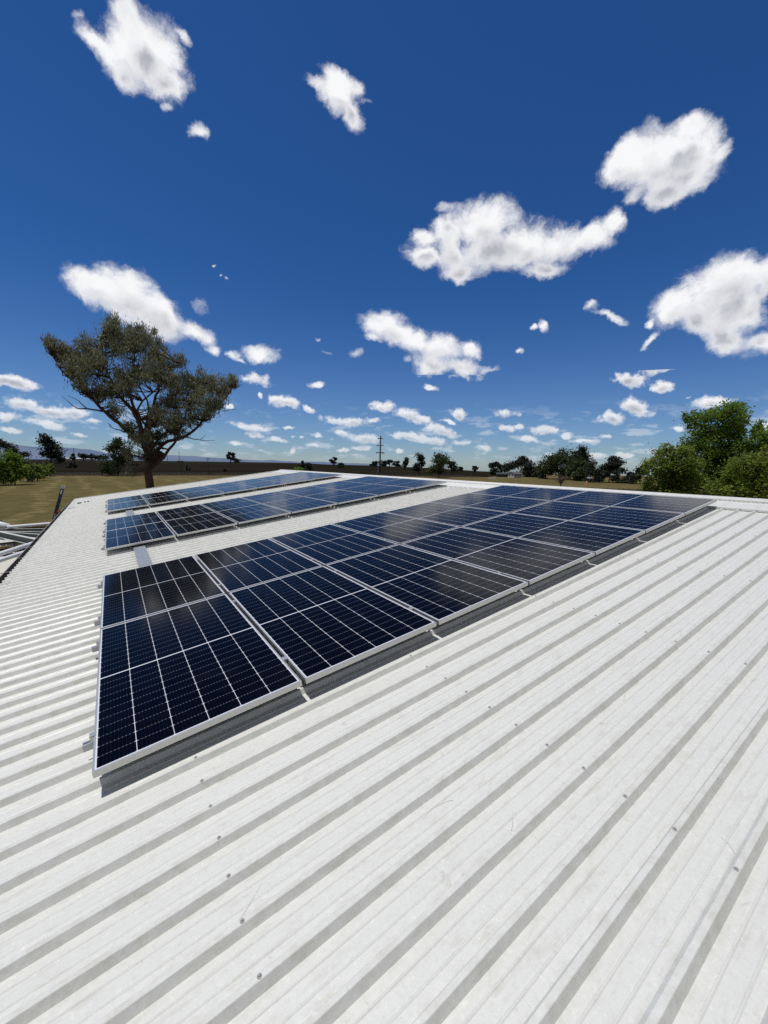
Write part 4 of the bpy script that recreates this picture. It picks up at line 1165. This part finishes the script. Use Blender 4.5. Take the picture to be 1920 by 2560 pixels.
PUFFS_HIGH = [
    (-0.2197, 0.3562, 0.02761, 0.02481, 0.153), (-0.2287, 0.3769, 0.01363, 0.01348, 0.166), (-0.2608, 0.3616, 0.01593, 0.00885, -0.577), (-0.2677, 0.3747, 0.00578, 0.00494, -0.512), (-0.2061, 0.3433, 0.02154, 0.01141, 0.14),
    (-0.2448, 0.3437, 0.01487, 0.01343, 0.167), (-0.2115, 0.3254, 0.00775, 0.00683, 0.139), (-0.1849, 0.3735, 0.00645, 0.00447, -0.602), (-0.186, 0.3125, 0.01102, 0.00711, 0.119), (-0.2512, 0.3548, 0.0138, 0.01036, -0.581),
    (-0.2403, 0.3615, 0.017, 0.01557, -0.301), (-0.0589, 0.3662, 0.0113, 0.00774, 0.047), (-0.0685, 0.3566, 0.01609, 0.0073, -0.272), (-0.0508, 0.3508, 0.01662, 0.0138, -0.598), (-0.0365, 0.3572, 0.01379, 0.0085, 0.032),
    (-0.0377, 0.3375, 0.00973, 0.01521, 0.417), (-0.0278, 0.3488, 0.00852, 0.00436, 0.026), (-0.0504, 0.3614, 0.01519, 0.00891, 0.041), (0.2626, 0.2886, 0.03966, 0.02477, -0.137), (0.2734, 0.3094, 0.01457, 0.01028, -0.154),
    (0.3021, 0.2875, 0.01002, 0.00956, 0.681), (0.2681, 0.2645, 0.01872, 0.01497, -0.129), (0.243, 0.2645, 0.0092, 0.0092, -0.115), (0.228, 0.2965, 0.0158, 0.01692, -0.119), (0.2833, 0.2745, 0.01974, 0.01741, -0.143),
    (0.1002, 0.2508, 0.03942, 0.02095, -0.037), (0.1123, 0.2258, 0.0462, 0.02017, -0.037), (0.0618, 0.2438, 0.02127, 0.01778, -0.017), (0.0407, 0.223, 0.02273, 0.01255, -0.154), (0.1773, 0.2307, 0.04348, 0.02153, -0.068),
    (0.21, 0.2317, 0.02842, 0.01709, 0.169), (0.2294, 0.2434, 0.01028, 0.0131, -0.098), (0.06, 0.2703, 0.01248, 0.00805, -0.02), (0.0819, 0.2093, 0.02685, 0.00988, -0.021), (0.1667, 0.2105, 0.02516, 0.00971, -0.057),
    (0.0735, 0.2244, 0.02579, 0.01847, -0.02), (0.1437, 0.232, 0.0306, 0.02091, -0.053), (0.0382, 0.2394, 0.0172, 0.00934, -0.006), (0.3382, 0.1827, 0.0269, 0.02353, -0.119), (0.3237, 0.1642, 0.03627, 0.02815, -0.1),
    (0.2976, 0.1622, 0.0191, 0.01721, -0.088), (0.3438, 0.1343, 0.03129, 0.01699, -0.527), (0.3645, 0.1805, 0.01495, 0.03028, -0.13), (0.3733, 0.1266, 0.01506, 0.01138, -0.091), (0.3599, 0.1532, 0.0184, 0.02227, -0.107),
    (0.3449, 0.1602, 0.02212, 0.02306, -0.106), (0.3165, 0.1502, 0.02131, 0.0147, -0.27), (0.2772, 0.1371, 0.0101, 0.00467, 0.776), (0.2748, 0.152, 0.00473, 0.00471, -0.074), (0.1736, 0.1514, 0.00544, 0.01052, 0.509),
    (0.1614, 0.1519, 0.00466, 0.00411, -0.036), (0.2177, 0.1713, 0.00706, 0.00627, -0.062), (0.2351, 0.1601, 0.02031, 0.00487, -0.313), (0.1513, 0.129, 0.00476, 0.00382, -0.026), (-0.3017, 0.1771, 0.02646, 0.01685, -0.316),
    (-0.2708, 0.168, 0.03295, 0.02578, -0.449), (-0.2427, 0.1532, 0.03341, 0.02053, -0.493), (-0.2123, 0.1419, 0.02305, 0.0107, -0.254), (-0.3191, 0.185, 0.0092, 0.00801, -0.741), (-0.2042, 0.1667, 0.01267, 0.00849, -0.374),
    (-0.1954, 0.1254, 0.01001, 0.00755, 0.064), (-0.1432, 0.1221, 0.01987, 0.01396, -0.123), (-0.1501, 0.1306, 0.01089, 0.00634, 0.053), (-0.1711, 0.1189, 0.01236, 0.00709, -0.304), (-0.1617, 0.1113, 0.01005, 0.00402, -0.307),
    (-0.1279, 0.1202, 0.00892, 0.01077, 0.044), (-0.0784, 0.1435, 0.0059, 0.00295, 0.035), (-0.0702, 0.1284, 0.00909, 0.00392, -0.134), (-0.037, 0.125, 0.01293, 0.00743, -0.142), (-0.1863, 0.2024, 0.00282, 0.00188, 0.087),
    (-0.1732, 0.1941, 0.00287, 0.00382, 0.079), (-0.1792, 0.1948, 0.00286, 0.00229, 0.082), (-0.0039, 0.157, 0.02381, 0.01581, 0.014), (0.0147, 0.1455, 0.02303, 0.01354, 0.009), (0.0606, 0.1354, 0.03435, 0.02054, -0.003),
    (0.0509, 0.1155, 0.02564, 0.01312, -0.13), (0.0856, 0.1128, 0.03005, 0.01304, -0.171), (0.117, 0.1112, 0.01683, 0.0071, 0.159), (0.0976, 0.1325, 0.0147, 0.01086, -0.495), (0.0223, 0.1215, 0.00653, 0.00524, 0.008),
    (-0.0175, 0.1408, 0.01386, 0.00681, 0.018), (0.0333, 0.1414, 0.02301, 0.01531, 0.004),
]
PUFFS_LOW = [
    (-0.15, 0.0931, 0.01913, 0.0081, -0.17), (-0.1194, 0.071, 0.01908, 0.00735, -0.108), (-0.0928, 0.0631, 0.00825, 0.00423, -0.413), (-0.1482, 0.0768, 0.00447, 0.00449, 0.037), (-0.083, 0.0902, 0.0093, 0.0036, 0.029),
    (-0.3776, 0.0762, 0.01778, 0.00812, -0.192), (-0.387, 0.0777, 0.00965, 0.00707, 0.088), (0.0519, 0.0892, 0.00944, 0.0036, -0.163), (-0.3745, 0.0547, 0.01681, 0.00739, -0.117), (-0.3531, 0.0491, 0.01936, 0.00587, -0.12),
    (-0.3337, 0.049, 0.01343, 0.00597, -0.163), (-0.3883, 0.0422, 0.01216, 0.00565, 0.057), (-0.358, 0.0345, 0.01925, 0.00421, -0.179), (-0.3316, 0.0247, 0.0089, 0.00302, -0.181), (-0.3857, 0.0283, 0.01213, 0.0037, -0.072),
    (-0.3187, 0.0417, 0.00702, 0.00258, -0.059), (-0.1577, 0.0391, 0.02134, 0.00467, -0.154), (-0.129, 0.0254, 0.01286, 0.00331, -0.122), (-0.1553, 0.0299, 0.01254, 0.00422, -0.121), (-0.0576, 0.0499, 0.01901, 0.00517, -0.118),
    (-0.0384, 0.0489, 0.01535, 0.0061, 0.018), (-0.0164, 0.0506, 0.00962, 0.00422, 0.015), (-0.0524, 0.0349, 0.01052, 0.00476, -0.155), (-0.0825, 0.0315, 0.00665, 0.00378, 0.019), (-0.1152, 0.0398, 0.0093, 0.00234, 0.024),
    (-0.0648, 0.0285, 0.00575, 0.00238, 0.018), (-0.0869, 0.0205, 0.00856, 0.00238, 0.018), (-0.1112, 0.031, 0.00374, 0.00235, 0.021), (-0.1004, 0.0298, 0.00376, 0.00189, 0.02), (-0.1115, 0.0125, 0.00376, 0.00381, 0.017),
    (-0.0524, 0.0154, 0.00966, 0.0024, 0.016), (-0.0244, 0.0283, 0.01694, 0.00668, 0.015), (-0.0093, 0.0675, 0.01338, 0.00602, -0.07), (-0.1819, 0.062, 0.00696, 0.0036, 0.038), (-0.0311, 0.0176, 0.01455, 0.00288, 0.015),
    (-0.1762, 0.0197, 0.00879, 0.00281, -0.162), (0.0017, 0.0668, 0.00957, 0.00602, 0.013), (0.0238, 0.0605, 0.0182, 0.00512, -0.074), (0.0379, 0.0537, 0.01535, 0.00513, -0.194), (0.087, 0.0591, 0.00993, 0.00642, -0.252),
    (0.139, 0.0601, 0.01445, 0.00503, -0.003), (0.0752, 0.0498, 0.00953, 0.00278, -0.25), (0.0675, 0.0389, 0.02156, 0.00656, -0.249), (0.0259, 0.0328, 0.02175, 0.00475, -0.074), (0.054, 0.0279, 0.02407, 0.00475, -0.127),
    (0.0927, 0.0254, 0.01322, 0.00427, 0.01), (0.1187, 0.0205, 0.01309, 0.00471, -0.132), (0.0151, 0.0149, 0.00681, 0.00241, 0.014), (0.1428, 0.0431, 0.01018, 0.00454, -0.347), (0.1557, 0.0445, 0.00537, 0.00323, 0),
    (0.1864, 0.0408, 0.01742, 0.00547, -0.056), (0.2092, 0.0335, 0.00676, 0.00319, 0.001), (0.1669, 0.0306, 0.01525, 0.0046, -0.14), (0.23, 0.029, 0.01153, 0.00272, 0.002), (0.2499, 0.0339, 0.00638, 0.00268, -0.002),
    (0.2536, 0.0533, 0.01674, 0.00698, -0.109), (0.2761, 0.0629, 0.01781, 0.00854, -0.429), (0.2656, 0.0949, 0.01776, 0.00749, -0.132), (0.2836, 0.1048, 0.01027, 0.00744, -0.048), (0.2981, 0.1069, 0.01041, 0.00501, 0.108),
    (0.2987, 0.0865, 0.00935, 0.00626, -0.04), (0.341, 0.0682, 0.0191, 0.00663, 0.03), (0.3175, 0.0417, 0.00565, 0.00299, -0.012), (0.3867, 0.0411, 0.00483, 0.00728, -0.018), (0.1909, 0.0132, 0.00696, 0.00279, 0.01),
    (0.2419, 0.0119, 0.01301, 0.00364, 0.01), (0.2675, 0.0121, 0.0125, 0.00404, 0.009), (0.3214, 0.0733, 0.00277, 0.00166, -0.036), (0.0856, 0.1128, 0.03005, 0.01304, -0.171), (0.117, 0.1112, 0.01683, 0.0071, 0.159),
    (0.0509, 0.1155, 0.02564, 0.01312, -0.13), (-0.1617, 0.1113, 0.01005, 0.00402, -0.307),
]

# hazy layer of far cumulus low over the horizon
far = b.noise(b.vmath('MULTIPLY', q, (1., 2.9, 0.)), 30., 8, .62)
hz = b.math('MULTIPLY', b.sstep(far, .52, .63), b.math('MULTIPLY', b.sstep(dz, .0, .02), b.sstep(dz, .15, .06)))
hz = b.math('MULTIPLY', hz, .42)
# unseen sky overhead and behind: grey cloud added to neutralise blue fill in shade
fill_cloud = b.sstep(b.noise(b.vmath('MULTIPLY', d, (1, 1, 1.6)), 3.4, 7, .56), .36, .52)
fill_cloud = b.math('MULTIPLY', b.math('MULTIPLY', fill_cloud, b.sstep(dy, .22, -.05)), b.math('MULTIPLY', b.sstep(dz, .02, .12), b.sstep(dz, .99, .9)))

def clouds_bg(col, strength=1.):
    o = b.n('ShaderNodeBackground'); 
    if not hasattr(col, 'is_output'): col = (*col, 1)
    b.put(o.inputs[0], col); o.inputs[1].default_value = strength; return o.outputs[0]
def mixsh(f, s1, s2):
    o = b.n('ShaderNodeMixShader'); b.put(o.inputs[0], f); nt.links.new(s1, o.inputs[1]); nt.links.new(s2, o.inputs[2]); return o.outputs[0]
def clear():                                        # one background of its own per patch
    CELL[0] += 1; return clouds_bg(skyc, SKY_STR*(1 + 2e-6*CELL[0]))
def hazy():
    CELL[0] += 1; return mixsh(hz, clear(), clouds_bg((.70, .755, .83), 1 + 2e-6*CELL[0]))
sG = mixsh(fill_cloud, clear(), clouds_bg((.27, .262, .25)))
qy = b.sep(q)[1]
qx = b.sep(q)[0]
def cells(puffs, x0, x1, y0, y1, args, under, split):
    m = args[1]*.75
    sel = [p for p in puffs if x0-m < p[0]+max(p[2], p[3])*1.35 and p[0]-max(p[2], p[3])*1.35 < x1+m and y0-m < p[1]+max(p[2], p[3])*1.35 and p[1]-max(p[2], p[3])*1.35 < y1+m]
    if len(sel) > 16 and split < 2:
        if (x1-x0) > (y1-y0)*1.1:
            c = sorted(p[0] for p in sel)[len(sel)//2]; c = min(max(c, x0+.3*(x1-x0)), x1-.3*(x1-x0))
            return mixsh(b.math('GREATER_THAN', qx, c), cells(puffs, x0, c, y0, y1, args, under, split+1), cells(puffs, c, x1, y0, y1, args, under, split+1))
        c = sorted(p[1] for p in sel)[len(sel)//2]; c = min(max(c, y0+.3*(y1-y0)), y1-.3*(y1-y0))
        return mixsh(b.math('GREATER_THAN', qy, c), cells(puffs, x0, x1, y0, c, args, under, split+1), cells(puffs, x0, x1, c, y1, args, under, split+1))
    if not sel: return under()
    gn = b.n('ShaderNodeGroup'); gn.node_tree = cloud_group(sel, *args); nt.links.new(q, gn.inputs[0])
    return mixsh(gn.outputs[0], under(), clouds_bg(gn.outputs[1]))
sH = cells(PUFFS_HIGH, -.47, .47, .1035, .47, HIGH_ARGS, clear, 0)
sL = cells(PUFFS_LOW, -.47, .47, -.02, .1035, LOW_ARGS, hazy, 0)
seen = mixsh(b.math('GREATER_THAN', qy, .1035), sL, sH)
inq = b.math('MULTIPLY', b.math('MULTIPLY', b.math('LESS_THAN', b.math('ABSOLUTE', b.sep(q)[0]), .47), b.math('LESS_THAN', qy, .47)), b.math('GREATER_THAN', dy, .2))
nt.links.new(mixsh(inq, sG, seen), out.inputs[0])
world.cycles.sampling_method = 'NONE'

sun = bpy.data.lights.new('sun', 'SUN'); sun.energy = SUN_E; sun.angle = R(.53); sun.color = SUN_C
so = bpy.data.objects.new('sun', sun); COL.objects.link(so)
so.rotation_euler = Vector(SUN_DIR).to_track_quat('Z', 'Y').to_euler(); so.location = (0, 0, 40)

cam = bpy.data.cameras.new('camera'); co = bpy.data.objects.new('camera', cam); COL.objects.link(co)
cam.sensor_fit = 'VERTICAL'; cam.sensor_height = 24.; cam.sensor_width = 18.; cam.lens = FOC*24.
cam.clip_start = .05; cam.clip_end = 40000
co.matrix_world = Matrix.Translation(CAM) @ CAMROT.to_4x4()
scene.camera = co
scene.render.resolution_x = 768; scene.render.resolution_y = 1024
scene.view_settings.view_transform = 'Standard'; scene.view_settings.look = 'None'
scene.view_settings.exposure = 0; scene.view_settings.gamma = 1
scene.render.engine = 'CYCLES'
cy = scene.cycles
cy.max_bounces = 6; cy.diffuse_bounces = 3; cy.glossy_bounces = 3; cy.transmission_bounces = 3; cy.transparent_max_bounces = 4
cy.caustics_reflective = False; cy.caustics_refractive = False
cy.sample_clamp_indirect = 6
cy.use_denoising = False
